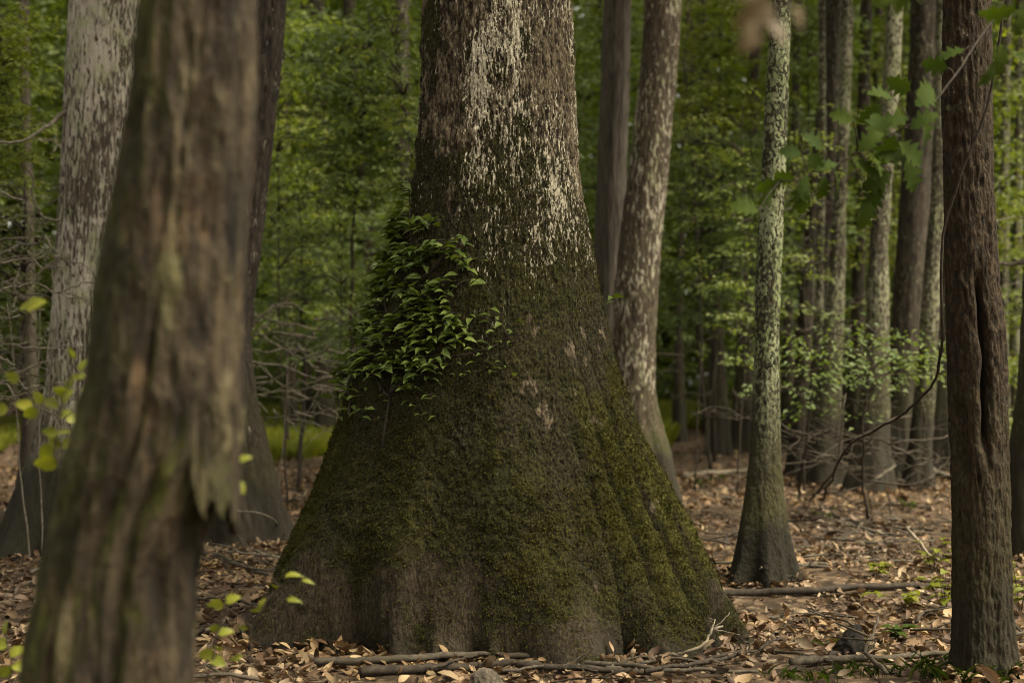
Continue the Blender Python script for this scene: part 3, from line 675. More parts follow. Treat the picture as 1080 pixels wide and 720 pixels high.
GT = 'trees standing further back'
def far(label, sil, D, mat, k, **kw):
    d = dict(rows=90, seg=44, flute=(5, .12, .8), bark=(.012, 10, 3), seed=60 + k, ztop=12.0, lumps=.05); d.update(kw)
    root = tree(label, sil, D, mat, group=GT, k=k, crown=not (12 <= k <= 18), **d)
    rr = np.random.default_rng(900 + k); prof = prof_from_px(sil, D)
    for i in range(2 if D < 32 else 1):                          # bare dead limbs on the lower trunk
        z = rr.uniform(1.6, .24 * D); x = np.interp(z, prof[:, 0], prof[:, 1]); rad = np.interp(z, prof[:, 0], prof[:, 2]); a = rr.choice([0, math.pi]) + rr.uniform(-.9, .9)
        dv = np.array([math.cos(a), math.sin(a), rr.uniform(-.1, .6)]); p = np.array([x, D, z]) + dv * rad * .6 - np.array(root.location); L = rr.uniform(.4, 1.3)
        c = smooth_line([p, p + dv * L * .5 + rr.normal(0, .05, 3), p + dv * L + rr.normal(0, .12, 3)], 14, .012, k * 5 + i); w = rr.uniform(.012, .026)
        pr = [tube(c, np.linspace(w, w * .3, 14), 6, .1, i)]
        for q in (5, 9): e = dv + rr.normal(0, .7, 3); pr.append(tube(smooth_line([c[q], c[q] + e * L * .15, c[q] + e * L * .3 + rr.normal(0, .03, 3)], 8, .008, q), np.linspace(w * .5, w * .2, 8), 5))
        v, f = joinv(pr); link('dead_limb', mesh_np('dead_limb', v, f, M_DEAD), root)
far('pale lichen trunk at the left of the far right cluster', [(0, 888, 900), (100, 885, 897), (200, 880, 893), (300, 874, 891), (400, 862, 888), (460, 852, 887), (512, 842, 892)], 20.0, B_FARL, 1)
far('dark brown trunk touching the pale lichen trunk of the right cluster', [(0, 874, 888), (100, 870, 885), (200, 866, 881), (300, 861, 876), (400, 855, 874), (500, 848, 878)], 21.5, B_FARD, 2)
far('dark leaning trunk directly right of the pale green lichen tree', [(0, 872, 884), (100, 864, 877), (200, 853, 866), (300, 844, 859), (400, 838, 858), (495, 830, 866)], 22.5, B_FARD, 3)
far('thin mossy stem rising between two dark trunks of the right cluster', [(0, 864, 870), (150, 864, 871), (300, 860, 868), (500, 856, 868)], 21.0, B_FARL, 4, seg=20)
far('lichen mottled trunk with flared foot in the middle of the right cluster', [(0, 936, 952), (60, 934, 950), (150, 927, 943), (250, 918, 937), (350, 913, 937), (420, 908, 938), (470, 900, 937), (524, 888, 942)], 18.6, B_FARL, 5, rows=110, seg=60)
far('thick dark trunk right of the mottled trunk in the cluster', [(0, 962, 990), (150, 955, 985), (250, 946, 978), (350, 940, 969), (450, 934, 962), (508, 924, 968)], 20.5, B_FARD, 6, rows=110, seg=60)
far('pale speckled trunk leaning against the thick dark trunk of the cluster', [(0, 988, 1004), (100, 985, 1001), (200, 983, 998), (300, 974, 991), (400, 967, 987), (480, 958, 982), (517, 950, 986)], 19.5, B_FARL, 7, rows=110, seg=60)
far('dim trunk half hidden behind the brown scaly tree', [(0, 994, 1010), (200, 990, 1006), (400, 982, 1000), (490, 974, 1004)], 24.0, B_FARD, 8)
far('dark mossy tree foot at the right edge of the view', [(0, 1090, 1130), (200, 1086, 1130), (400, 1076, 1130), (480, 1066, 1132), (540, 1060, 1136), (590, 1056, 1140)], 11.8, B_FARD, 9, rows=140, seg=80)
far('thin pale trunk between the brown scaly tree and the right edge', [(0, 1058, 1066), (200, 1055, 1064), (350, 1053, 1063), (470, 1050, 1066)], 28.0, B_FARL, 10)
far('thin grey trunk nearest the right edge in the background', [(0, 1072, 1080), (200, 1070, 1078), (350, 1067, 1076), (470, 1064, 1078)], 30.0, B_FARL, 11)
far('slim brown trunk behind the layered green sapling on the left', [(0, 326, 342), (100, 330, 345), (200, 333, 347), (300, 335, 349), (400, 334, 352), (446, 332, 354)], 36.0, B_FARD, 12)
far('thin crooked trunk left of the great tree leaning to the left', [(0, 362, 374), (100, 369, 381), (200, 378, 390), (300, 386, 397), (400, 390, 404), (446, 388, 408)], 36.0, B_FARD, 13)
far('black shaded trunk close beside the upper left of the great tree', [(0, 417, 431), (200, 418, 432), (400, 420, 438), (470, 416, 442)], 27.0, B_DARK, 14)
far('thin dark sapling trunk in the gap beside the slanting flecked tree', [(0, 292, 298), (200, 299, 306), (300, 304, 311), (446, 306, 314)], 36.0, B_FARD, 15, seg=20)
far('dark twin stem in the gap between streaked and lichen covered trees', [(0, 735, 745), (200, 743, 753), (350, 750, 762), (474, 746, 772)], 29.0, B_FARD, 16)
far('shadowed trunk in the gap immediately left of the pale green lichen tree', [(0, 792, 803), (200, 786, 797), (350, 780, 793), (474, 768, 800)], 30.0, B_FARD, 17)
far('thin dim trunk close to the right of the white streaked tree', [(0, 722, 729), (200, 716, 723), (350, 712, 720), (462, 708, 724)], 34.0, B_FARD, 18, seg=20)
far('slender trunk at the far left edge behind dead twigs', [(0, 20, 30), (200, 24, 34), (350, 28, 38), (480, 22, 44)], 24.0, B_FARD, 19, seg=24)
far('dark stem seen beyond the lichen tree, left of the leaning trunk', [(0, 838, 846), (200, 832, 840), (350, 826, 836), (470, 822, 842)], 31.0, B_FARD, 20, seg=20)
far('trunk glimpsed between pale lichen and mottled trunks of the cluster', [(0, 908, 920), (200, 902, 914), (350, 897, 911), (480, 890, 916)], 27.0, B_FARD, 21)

# ------------------------------------------------------------------ understory saplings and shrubs
def sapling(label, boxes, D, leaf='mid', n=140, per=14, lsize=.12, stem_r=.035, seed=1, depth=1.8, cat='sapling', name='sapling', group='understory saplings', blen=(.45, 1.0), foot=None):
    """boxes: silhouette boxes (x0, y0, x1, y1) filled with layered leaf sprays around the stem"""
    r = np.random.default_rng(seed)
    xs = [b[0] for b in boxes] + [b[2] for b in boxes]; cxp = foot if foot is not None else (min(xs) + max(xs)) / 2
    base = W(cxp, 405, D); base[2] = gz(base[0], D)
    root = thing(name, label, cat, base, group)
    ytop = min(b[1] for b in boxes); top = W(cxp + r.uniform(-12, 12), ytop - 10, D)
    sp = smooth_line([base - [0, 0, .05], base * .6 + top * .4 + np.array([r.normal(0, .15), r.normal(0, .2), 0]), top], 24, .01, seed)
    parts = [tube(sp, np.linspace(stem_r, stem_r * .25, 24), 8)]
    areas = np.array([(b[2] - b[0]) * (b[3] - b[1]) for b in boxes], float); areas /= areas.sum()
    S = []; Dr = []; Ls = []
    for i in range(n):
        b = boxes[r.choice(len(boxes), p=areas)]
        px = r.uniform(b[0], b[2]); py = b[1] + (b[3] - b[1]) * (round(r.uniform(0, 1) * 7) / 7 + r.normal(0, .03))
        p = W(px, py, D + r.uniform(-depth, depth) * .6)
        a = r.uniform(0, 6.283); d = np.array([math.cos(a), math.sin(a), r.uniform(-.25, .15)])
        S.append(p - base); Dr.append(d); Ls.append(r.uniform(*blen))
        if i % 3 == 0:
            t = int(np.clip(np.searchsorted(sp[:, 2], p[2] - .5 * abs(p[0] - sp[12, 0])), 1, 22))
            q = sp[t]; midp = (q + p) / 2 + np.array([0, 0, .12])
            parts.append(tube(smooth_line([q, midp, p + d * Ls[-1] * .6], 9, .008, seed + i), np.linspace(.011, .003, 9), 5))
    v, f = joinv(parts)
    link('stem', mesh_np('stem', v - base, f, M_TWIG), root)
    V, F = sprays(r, np.array(S), np.array(Dr), np.array(Ls), int(per * 1.6), lsize * .82, flat=.28)
    link('foliage', mesh_np('foliage', V, F, GREEN[leaf], smooth=False), root)
    return root

sapling('green sapling with flat layered sprays left of the great tree top', [(300, 15, 440, 190), (350, 70, 455, 200)], 18.5, 'mid', 230, 16, .13, seed=201)
sapling('bright yellow green foliage at the upper left edge', [(-40, 40, 38, 215), (-40, 5, 34, 60)], 14.5, 'lime', 300, 14, .075, seed=202, foot=-10, blen=(.2, .45), depth=1.2)
sapling('dull grey green shrub among dead twigs at the left edge', [(-40, 200, 40, 420)], 13.2, 'grey', 120, 11, .075, seed=203, blen=(.2, .4), depth=.9, cat='shrub', name='shrub', group='understory shrubs', foot=20)
sapling('low green sapling in the gap between slanting tree and climbing vine', [(268, 215, 360, 330), (275, 270, 330, 360)], 20.0, 'mid', 110, 14, .12, seed=204)
sapling('slender green sapling showing beside the grey furrowed trunk', [(600, -10, 645, 200), (606, 180, 640, 330)], 24.0, 'mid', 130, 14, .14, seed=205)
sapling('yellow green sapling high between streaked and lichen covered trees', [(705, -20, 800, 130)], 27.0, 'lime', 190, 14, .16, seed=206, depth=3)
sapling('dim green sapling filling the gap between streaked and lichen trees', [(700, 150, 800, 330)], 23.0, 'mid', 300, 14, .13, seed=207)
sapling('light green shrub spreading in front of the right cluster of trunks', [(828, 330, 905, 405), (925, 350, 1000, 395), (850, 395, 890, 440)], 15.2, 'mid', 62, 12, .085, seed=208, cat='shrub', name='shrub', group='understory shrubs', stem_r=.018, depth=1.0)
sapling('leafy sapling behind the leaning trunk right of the lichen tree', [(826, -20, 885, 300)], 26.0, 'mid', 190, 14, .15, seed=209)
sapling('pale yellow green sapling glowing between trunks of the right cluster', [(900, -20, 1000, 310)], 28.0, 'lime', 260, 14, .16, seed=210, depth=3)
sapling('pale green sapling filling the gap at the right edge', [(1044, 40, 1110, 440)], 24.0, 'lime', 200, 14, .14, seed=211, depth=2.5)
sapling('yellow green sapling behind the dark slanting flecked tree', [(275, -20, 335, 330)], 29.0, 'lime', 230, 14, .17, seed=212, depth=3)
sapling('dark green sapling low behind the thin crooked trunk', [(340, 200, 440, 400)], 25.0, 'mid', 170, 14, .14, seed=213)

for i, (lab, boxes, D, n) in enumerate((('pale leaved thin sapling just right of the dark slanting flecked tree', [(272, 60, 335, 270)], 16.5, 80),
        ('pale leaved thin sapling close against the upper left of the great tree', [(378, 20, 442, 215)], 16.0, 100),
        ('thin sapling with drooping pale sprays midway in the left gap', [(318, 185, 390, 330)], 17.5, 70),
        ('pale leaved thin sapling beside the right edge of the streaked tree', [(706, 60, 755, 300)], 19.0, 70),
        ('pale leaved thin sapling left of the lichen covered slender tree', [(752, 120, 800, 370)], 18.0, 70),
        ('pale leaved thin sapling showing just right of the lichen covered tree', [(828, 120, 862, 320)], 18.5, 60),
        ('pale leaved thin sapling between mottled trunk and thick dark trunk', [(895, 60, 960, 280)], 23.0, 80))):
    sapling(lab, boxes, D, 'pale', n, 9, .085, seed=230 + i, stem_r=.014, depth=1.2, blen=(.25, .55), group='thin pale leaved saplings')

# ------------------------------------------------------------------ far wood
def far_wood():
    r = np.random.default_rng(77)
    # leaves: a deep belt of foliage from 34 to 62 m, ragged below
    n = 32000
    Y = r.uniform(33, 68, n); X = r.uniform(-1, 1, n) * (Y * .36 * 1.7 + 8)
    z = r.uniform(0, 1, n) ** .85 * 24 + 1.2
    cl = fbm(X * .22, Y * .22, z * .3, 3, 7); keep = (cl > -.36) & ((z > 4.0) | (r.random(n) < .4))
    st = np.stack([X, Y, z + ground_z(X, Y)], 1)[keep]
    a = r.uniform(0, 6.283, len(st)); d = np.stack([np.cos(a), np.sin(a), r.uniform(-.4, .2, len(st))], 1)
    V, F = sprays(r, st, d, r.uniform(.8, 1.7, len(st)), 15, .30)
    tag(link('far_foliage', mesh_np('far_foliage', V, F, GREEN['far'], smooth=False)), 'mass of dim green foliage closing the forest behind all trees', 'foliage', kind='stuff')
    n = 26000
    Y = r.uniform(68, 92, n); X = r.uniform(-1, 1, n) * (Y * .36 * 1.6 + 6); z = r.uniform(0, 28, n)
    st = np.stack([X, Y, z + ground_z(X, Y)], 1); a = r.uniform(0, 6.283, n); d = np.stack([np.cos(a), np.sin(a), r.uniform(-.4, .2, n)], 1)
    V, F = sprays(r, st, d, r.uniform(1.2, 2.4, n), 11, .74, flat=.6)
    tag(link('forest_backdrop', mesh_np('forest_backdrop', V, F, GREEN['far'], smooth=False)), 'deepest belt of dark forest leaves seen through all gaps', 'foliage', kind='stuff')
    # trunks of the same far wood
    parts = []
    for i in range(60):
        y = r.uniform(32, 66); x = r.uniform(-1, 1) * (y * .36 * 1.6 + 6)
        rad = r.uniform(.04, .13); zg = gz(x, y); dx, dy = r.normal(0, 1.2, 2)
        pts = smooth_line([[x, y, zg - .2], [x + dx * .3, y + dy * .3, zg + 5], [x + dx, y + dy, zg + 20]], 10, .04, i)
        parts.append(tube(pts, rad * np.array([1.7, 1.15, 1, 1, .95, .9, .85, .8, .75, .7]), 9))
    V, F = joinv(parts)
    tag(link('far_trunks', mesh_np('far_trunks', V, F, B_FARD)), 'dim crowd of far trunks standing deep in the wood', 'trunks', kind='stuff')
    # darker thicket close to the ground
    n = 3600
    Y = r.uniform(54, 68, n); X = r.uniform(-1, 1, n) * (Y * .36 * 1.7 + 6); z = r.uniform(.1, 4, n)
    st = np.stack([X, Y, z + ground_z(X, Y)], 1); a = r.uniform(0, 6.283, n); d = np.stack([np.cos(a), np.sin(a), r.uniform(-.2, .5, n)], 1)
    V, F = sprays(r, st, d, r.uniform(.7, 1.4, n), 10, .26)
    tag(link('far_thicket', mesh_np('far_thicket', V, F, GREEN['far'], smooth=False)), 'low dark thicket between the far trunks', 'thicket', kind='stuff')
far_wood()

# ------------------------------------------------------------------ grass patches in the distance
def grass_patch(label, x0, y0, x1, y1, n, h, seed):
    r = np.random.default_rng(seed)
    a, b = G(x0, y1), G(x1, y0)
    px = r.uniform(x0, x1, n); py = y0 + (y1 - y0) * r.random(n) ** .6
    kq = py < y1 - 10 + 14 * vnoise(px * .05, py * .08, .5, seed); px, py = px[kq], py[kq]; n = len(px)
    P = np.array([G(p, q) for p, q in zip(px, py)]); P[:, 2] = ground_z(P[:, 0], P[:, 1]) - .01
    an = r.uniform(0, 6.283, n); d = np.stack([np.cos(an) * .5, np.sin(an) * .5, np.ones(n)], 1)
    L = h * r.uniform(.5, 1.3, n)
    V, F = leaves('kite', P, d, np.stack([-np.sin(an), np.cos(an), np.full(n, .3)], 1), L, L * .10)
    tag(link('grass', mesh_np('grass', V, F, GREEN['grass'])), label, 'grass', kind='stuff')
grass_patch('sunlit yellow green grass beside the left flank of the great tree', 262, 440, 366, 496, 17000, .36, 301)
grass_patch('strip of bright grass at the left edge beneath dead twigs', -20, 448, 48, 486, 5000, .28, 302)
grass_patch('patch of dim grass between streaked tree and lichen covered tree', 690, 440, 800, 476, 14000, .5, 303)

# ------------------------------------------------------------------ vine on the great trunk
def climbing_vine():
    r = np.random.default_rng(401)
    outline = [(200, 428, 440), (225, 420, 446), (245, 404, 500), (265, 398, 500), (285, 392, 502), (300, 384, 512), (320, 374, 508), (340, 366, 502), (360, 360, 500), (380, 357, 488), (400, 357, 478), (420, 357, 470), (440, 362, 462)]
    oy = [o[0] for o in outline]; P = []; Dv = []; U = []; L = []
    base = np.array(MAIN.location) + [0, -1.2, 0]
    def add(px, py, l, wild=0.0):
        q, nm = on_main(px, py); out = r.uniform(.01, .085) + wild
        side = np.array([r.normal(-.25, .9), r.normal(-.2, .3), 0])
        P.append(q + nm * out); Dv.append(nm * r.uniform(.3, .9) + side + np.array([0, 0, r.uniform(-.55, .12)])); U.append(np.array([0, 0, 1.0]) + nm * .45 + r.normal(0, .30, 3)); L.append(l)
    for i in range(1500):
        py = r.uniform(232, 442)
        x0, x1 = np.interp(py, oy, [o[1] for o in outline]), np.interp(py, oy, [o[2] for o in outline])
        px = x0 - 4 + (x1 - x0) * (1 + .30 * float(vnoise(1.5, py * .05, .5, 29)) - .1) * r.beta(.85, 1.35)
        if py > 405 + 40 * float(vnoise(px * .04, 2.5, .5, 37)): continue
        cl = float(vnoise(px * .035, py * .075, .5, 19)) + .5 * float(vnoise(px * .09, py * .16, .5, 23))
        if cl < -.25 + .2 * (py > 415): continue
        add(px + 14, py, r.uniform(.045, .095) * (1 if py < 400 else .75))
    for i in range(60):                                   # loose shoots along the left edge
        py = r.uniform(225, 430); px = np.interp(py, oy, [o[1] for o in outline]); add(px + r.uniform(8, 20), py, r.uniform(.05, .09), r.uniform(0, .05))
    for i in range(16): add(r.uniform(424, 442), r.uniform(196, 240), r.uniform(.05, .09))
    for i in range(34): add(r.uniform(470, 545), r.uniform(335, 402), r.uniform(.03, .07))
    for i in range(30): add(r.uniform(360, 470), r.uniform(405, 445), r.uniform(.03, .07))
    for px, py in ((508, 298), (514, 303), (516, 330), (505, 300), (638, 318), (642, 322), (646, 316), (436, 168), (430, 196), (440, 180)): add(px, py, r.uniform(.06, .10))
    P = np.array(P)
    rt = on_main(410, 470)[0]
    root = thing('climbing_vine', 'leafy green vine climbing the left side of the great mossy trunk', 'vine', rt)
    V, F = leaves('ovate', P, np.array(Dv), np.array(U), np.array(L), np.array(L) * .52)
    link('leaves', mesh_np('leaves', V - rt, F, GREEN['vine']), root)
    tubes = []
    for pts in ([(405, 470), (412, 420), (425, 360), (440, 300), (436, 240), (434, 190)], [(418, 400), (450, 350), (480, 300), (500, 296)], [(415, 415), (460, 380), (500, 372), (525, 365)], [(412, 420), (390, 390), (376, 360)], [(425, 360), (405, 320), (400, 280), (410, 250)], [(440, 300), (470, 270), (490, 250)], [(372, 440), (368, 410), (380, 370)]):
        c = [(lambda qn: qn[0] + qn[1] * .02)(on_main(*p)) for p in pts]
        tubes.append(tube(smooth_line(c, 26, .003, len(pts)), np.linspace(.009, .004, 26), 6))
    # leaf stalks
    for p, d in zip(P[::1], np.array(Dv)[::1]):
        i = int(np.argmin(np.abs(MZ - p[2]))); ctr = np.array([MAX_[i], MAIN_D, p[2] - .03]); q = p + norm(ctr - p) * .12
        tubes.append(tube(np.array([q, (p + q) / 2 + [0, 0, .01], p]), np.full(3, .0022), 4, closed=False))
    v, f = joinv(tubes); link('stem', mesh_np('stem', v - rt, f, M_TWIG), root)
climbing_vine()

# ------------------------------------------------------------------ sticks and logs
def stick(label, pts_px, r0, r1, mat=M_STICK, name='fallen_branch', cat='branch', group='fallen branches on the leaf litter', lift=.02, forks=0, seed=1, seg=8, arch=0.0):
    """pts_px: (px, py) on the ground or (px, py, Y) at a distance"""
    c = []
    for p in pts_px:
        if len(p) == 2:
            q = G(*p); q[2] = gz(q[0], q[1]) + lift + r0 * .4
        else: q = W(*p)
        c.append(q)
    n = max(14, 7 * len(c)); L = smooth_line(c, n, .004 * (1 + 6 * r0), seed)
    if arch: L[:, 2] += arch * np.sin(np.linspace(0, math.pi, n))
    parts = [tube(L, np.linspace(r0, r1, n), seg, .10, seed)]
    rr = np.random.default_rng(seed + 5)
    for i in range(forks):
        k = int(n * rr.uniform(.25, .9)); T = norm(L[min(k + 1, n - 1)] - L[k - 1]); s = rr.choice([-1, 1])
        d = T * .8 + np.array([-T[1], T[0], 0]) * s * .7 + np.array([0, 0, rr.uniform(-.02, .35)])
        ln = rr.uniform(.15, .4) * max(.5, np.linalg.norm(L[-1] - L[0]) * .5); ra = np.interp(k, [0, n], [r0, r1]) * .6
        parts.append(tube(smooth_line([L[k], L[k] + d * ln * .5 + rr.normal(0, .03, 3), L[k] + d * ln], 10, .004, seed + i), np.linspace(ra, ra * .35, 10), 6))
    v, f = joinv(parts); b = L[0].copy()
    return tag(link(name, mesh_np(name, v - b, f, mat), None, b), label, cat, group)

stick('long grey branch lying along the foot of the great tree', [(330, 707), (400, 709), (450, 704), (520, 697), (580, 700), (640, 706)], .022, .012, seed=1, lift=.03)
stick('darker branch just below the long grey branch at the foot', [(380, 716), (440, 712), (520, 706), (600, 712), (690, 714)], .026, .014, M_TWIG, seed=2, lift=.02)
stick('long thin branch running from the pile towards the right', [(520, 703), (580, 700), (640, 709), (720, 714), (800, 712)], .018, .008, seed=3, forks=2, lift=.03)
stick('pale forked stick standing at the right foot of the great tree', [(690, 697), (722, 686, 7.35), (744, 672, 7.4), (748, 662, 7.42), (762, 660, 7.5)], .010, .006, M_PALE, seed=4, forks=3)
stick('mossy branch across the bottom beside the brown scaly tree', [(835, 700), (900, 692), (960, 690), (1004, 686)], .024, .014, M_STICK, seed=5, lift=.02)
stick('dark log lying behind the lichen tree across the clearing', [(690, 629), (770, 627), (850, 628), (930, 624), (1000, 622)], .032, .02, M_TWIG, seed=6, lift=.0)
stick('brown branch lying above the dark log on the right', [(838, 607), (880, 600), (940, 598)], .02, .01, seed=7, forks=2)
stick('pale leaning stick in front of the brown scaly tree', [(957, 555, 11.5), (975, 578, 11.0), (990, 590, 10.8)], .014, .010, M_PALE, seed=8)
stick('bleached branch lying beyond the lichen tree', [(722, 506), (750, 503), (795, 500)], .05, .03, M_PALE, seed=9, lift=.05)
stick('bleached log lying beyond the right cluster of trunks', [(980, 498), (1000, 508), (1030, 512)], .06, .04, M_DEAD, seed=10, lift=.05)
stick('long pale stick at the left edge, upper of two', [(-15, 571), (20, 570), (62, 567)], .014, .009, M_PALE, seed=11, lift=.06)
stick('long pale stick at the left edge, lower of two', [(-15, 586), (25, 587), (70, 586)], .026, .018, M_PALE, seed=12, lift=.03)
stick('curved brown branch left of the great tree near the slab', [(200, 588), (230, 596), (255, 606), (283, 614)], .022, .012, M_STICK, seed=13, lift=.06)
stick('thin arched twig leaning on the dark slanting tree', [(305, 566), (285, 546, 12.2), (262, 538, 12.1), (240, 540, 12.0)], .012, .006, M_DEAD, seed=14)
stick('brown branch behind the curved branch near the slanting tree', [(205, 566), (250, 572), (300, 576)], .03, .016, M_TWIG, seed=15, forks=2)
stick('thin branch lying below the pale stick on the right clearing', [(840, 586), (900, 580), (960, 568)], .014, .006, seed=16, forks=2)
stick('slender fallen branch reaching up from the right leaf litter', [(836, 590), (880, 574), (912, 552, 13.2), (934, 530, 13.4)], .016, .006, M_STICK, seed=17, forks=2)
stick('thin branch left of the great tree low on the leaves', [(200, 676), (225, 664), (250, 668), (276, 690)], .016, .01, M_TWIG, seed=18, forks=2)
stick('dark twig crossing the leaves right of the great tree foot', [(730, 705), (770, 688), (812, 668), (830, 655)], .010, .004, M_TWIG, seed=19, forks=3)
stick('bent twig rising from leaves beside the right foot', [(758, 668), (790, 676), (830, 690), (880, 698)], .012, .006, M_STICK, seed=20, forks=2)
stick('fallen limb behind the right clearing below the shrub', [(880, 545), (930, 556), (985, 560)], .03, .015, M_TWIG, seed=22, forks=3)
stick('thin grey branch leaning out of the litter near the cluster', [(908, 525), (925, 505, 18), (945, 490, 18.2)], .022, .01, M_DEAD, seed=23, forks=2)

for i, (lab, p, r0, mt, fk) in enumerate((('thin dark stick crossing the branch pile at a steep slant', [(455, 716), (500, 702), (548, 690)], .010, M_TWIG, 1),
        ('broken twig with side shoots in front of the rounded root knee', [(530, 716), (585, 708), (630, 716)], .009, M_STICK, 3),
        ('slim grey stick lying right of the branch pile', [(640, 712), (700, 702), (760, 706)], .011, M_STICK, 2),
        ('dark curved stick below the pale forked stick', [(680, 716), (740, 708), (800, 690), (826, 676)], .012, M_TWIG, 2),
        ('twiggy branch lying between lichen tree and snag', [(800, 652), (846, 646), (905, 652)], .012, M_STICK, 4),
        ('long thin stick lying left of the great tree foot', [(205, 640), (240, 636), (272, 646)], .012, M_STICK, 2),
        ('dead branch with twigs on the litter behind the small leafy herbs', [(860, 570), (915, 580), (985, 576)], .014, M_DEAD, 4))):
    stick(lab, p, r0, r0 * .5, mt, seed=60 + i, forks=fk, lift=.045)

# short twigs scattered through the litter: one built, the others copied
def twigs():
    r = np.random.default_rng(501); protos = []
    for i in range(5):
        L = smooth_line([[0, 0, 0], [.16, r.normal(0, .03), .02], [.34, r.normal(0, .05), .01], [.5, r.normal(0, .07), .03]], 14, .004, i)
        parts = [tube(L, np.linspace(.008, .004, 14), 6, .1, i)]
        for k in (4, 8): parts.append(tube(np.array([L[k], L[k] + [.05, .05 * r.choice([-1, 1]), .02], L[k] + [.12, .09 * r.choice([-1, 1]), .03]]), [.005, .004, .002], 5))
        v, f = joinv(parts); protos.append(mesh_np('fallen_twig', v, f, (M_STICK, M_TWIG, M_DEAD, M_STICK, M_STICK)[i]))
    k = 0
    for i in range(210):
        y = math.sqrt(r.uniform(6.6 ** 2, 17 ** 2)); x = r.uniform(-1, 1) * y * .37
        if abs(x - MAIN.location[0]) < 1.6 and abs(y - MAIN_D) < 1.5: continue
        o = bpy.data.objects.new('fallen_twig', protos[i % 5]); COL.objects.link(o)
        o.location = (x, y, gz(x, y) + .03); o.rotation_euler = (r.normal(0, .1), r.normal(0, .12), r.uniform(0, 6.28)); s = r.uniform(.7, 1.9); o.scale = (s, s, s)
        tag(o, 'short bare twig lying loose among the fallen leaves', 'twig', 'twigs scattered over the leaf litter')
twigs()

# ------------------------------------------------------------------ dead twig tangles (bare grey brushwood)
def tangle(label, x0, y0, x1, y1, D, n, seed, up=.35, mat=M_DEAD):
    r = np.random.default_rng(seed); b = W((x0 + x1) / 2, y1, D); b[2] = gz(b[0], D); parts = []
    for i in range(n):
        p = W(r.uniform(x0, x1), y0 + (y1 - y0) * r.random() ** .8, D + r.uniform(-.8, .8)); a = r.uniform(-.7, .7) + (math.pi if r.random() < .5 else 0)
        d = np.array([math.cos(a), r.normal(0, .4), r.uniform(-up, up * 1.6)]); L = r.uniform(.35, 1.9) * (x1 - x0) / FPX * D * .6
        w = r.uniform(.005, .012) * D / 12
        c = smooth_line([p, p + d * L * .4 + r.normal(0, .05, 3), p + d * L * .75 + r.normal(0, .08, 3), p + d * L + [0, 0, -.1 * L]], 16, .012, seed + i)
        parts.append(tube(c, np.linspace(w, w * .35, 16), 5))
        for q in range(2):
            k = r.integers(4, 14); e = d * .6 + np.array([r.normal(0, .5), r.normal(0, .3), r.normal(0, .5)])
            parts.append(tube(smooth_line([c[k], c[k] + e * L * .22, c[k] + e * L * .4 + r.normal(0, .03, 3)], 8, .006, i), np.linspace(w * .6, w * .2, 8), 4, closed=False))
    for i in range(3):
        q = W(r.uniform(x0, x1), y0 + (y1 - y0) * .5, D + r.uniform(-.4, .4)); g = np.array([q[0] + r.normal(0, .3), q[1], gz(q[0], q[1]) - .05])
        parts.append(tube(smooth_line([g, (g + q) / 2 + r.normal(0, .08, 3), q], 14, .01, seed + i), np.linspace(.008, .004, 14), 6))
    v, f = joinv(parts)
    tag(link('dead_brushwood', mesh_np('dead_brushwood', v - b, f, mat), None, b), label, 'brushwood', 'dead brushwood')
tangle('bare grey brushwood at the left edge beside the whitish tree', -20, 200, 62, 440, 12.0, 60, 601)
tangle('tangle of dead grey twigs between slanting tree and great tree', 256, 315, 350, 445, 15.2, 46, 602, mat=M_DEAD)
tangle('tangle of dim twigs low in front of the right cluster of trunks', 840, 430, 1000, 520, 15.5, 34, 603, mat=M_STICK)
tangle('dark bare twigs in the gap between streaked and lichen covered trees', 705, 300, 800, 445, 22.0, 18, 604, mat=M_STICK)
stick('crooked pale dead branch jutting left from the whitish tree', [(70, 118, 12.2), (52, 134, 12.0), (34, 146, 11.9), (14, 152, 11.8), (-4, 150, 11.7)], .022, .008, M_DEAD, name='dead_branch', group='dead branches above the ground', seed=31, forks=4)
stick('zigzag pale dead branch below the jutting one on the left', [(62, 232, 12.1), (40, 228, 12.0), (30, 205, 11.9), (36, 190, 11.9), (28, 178, 11.8)], .014, .006, M_DEAD, name='dead_branch', group='dead branches above the ground', seed=32, forks=3)
stick('long arched dead branch curving over the brushwood by the slanting tree', [(266, 345, 14.6), (284, 325, 14.6), (305, 318, 14.6), (323, 330, 14.6)], .016, .006, M_DEAD, name='dead_branch', group='dead branches above the ground', seed=33, forks=2)
stick('straight dead branch lying across the brushwood by the slanting tree', [(262, 382, 14.8), (300, 388, 14.8), (330, 400, 14.8), (350, 397, 14.8)], .014, .007, M_DEAD, name='dead_branch', group='dead branches above the ground', seed=34, forks=2)

build_litter()

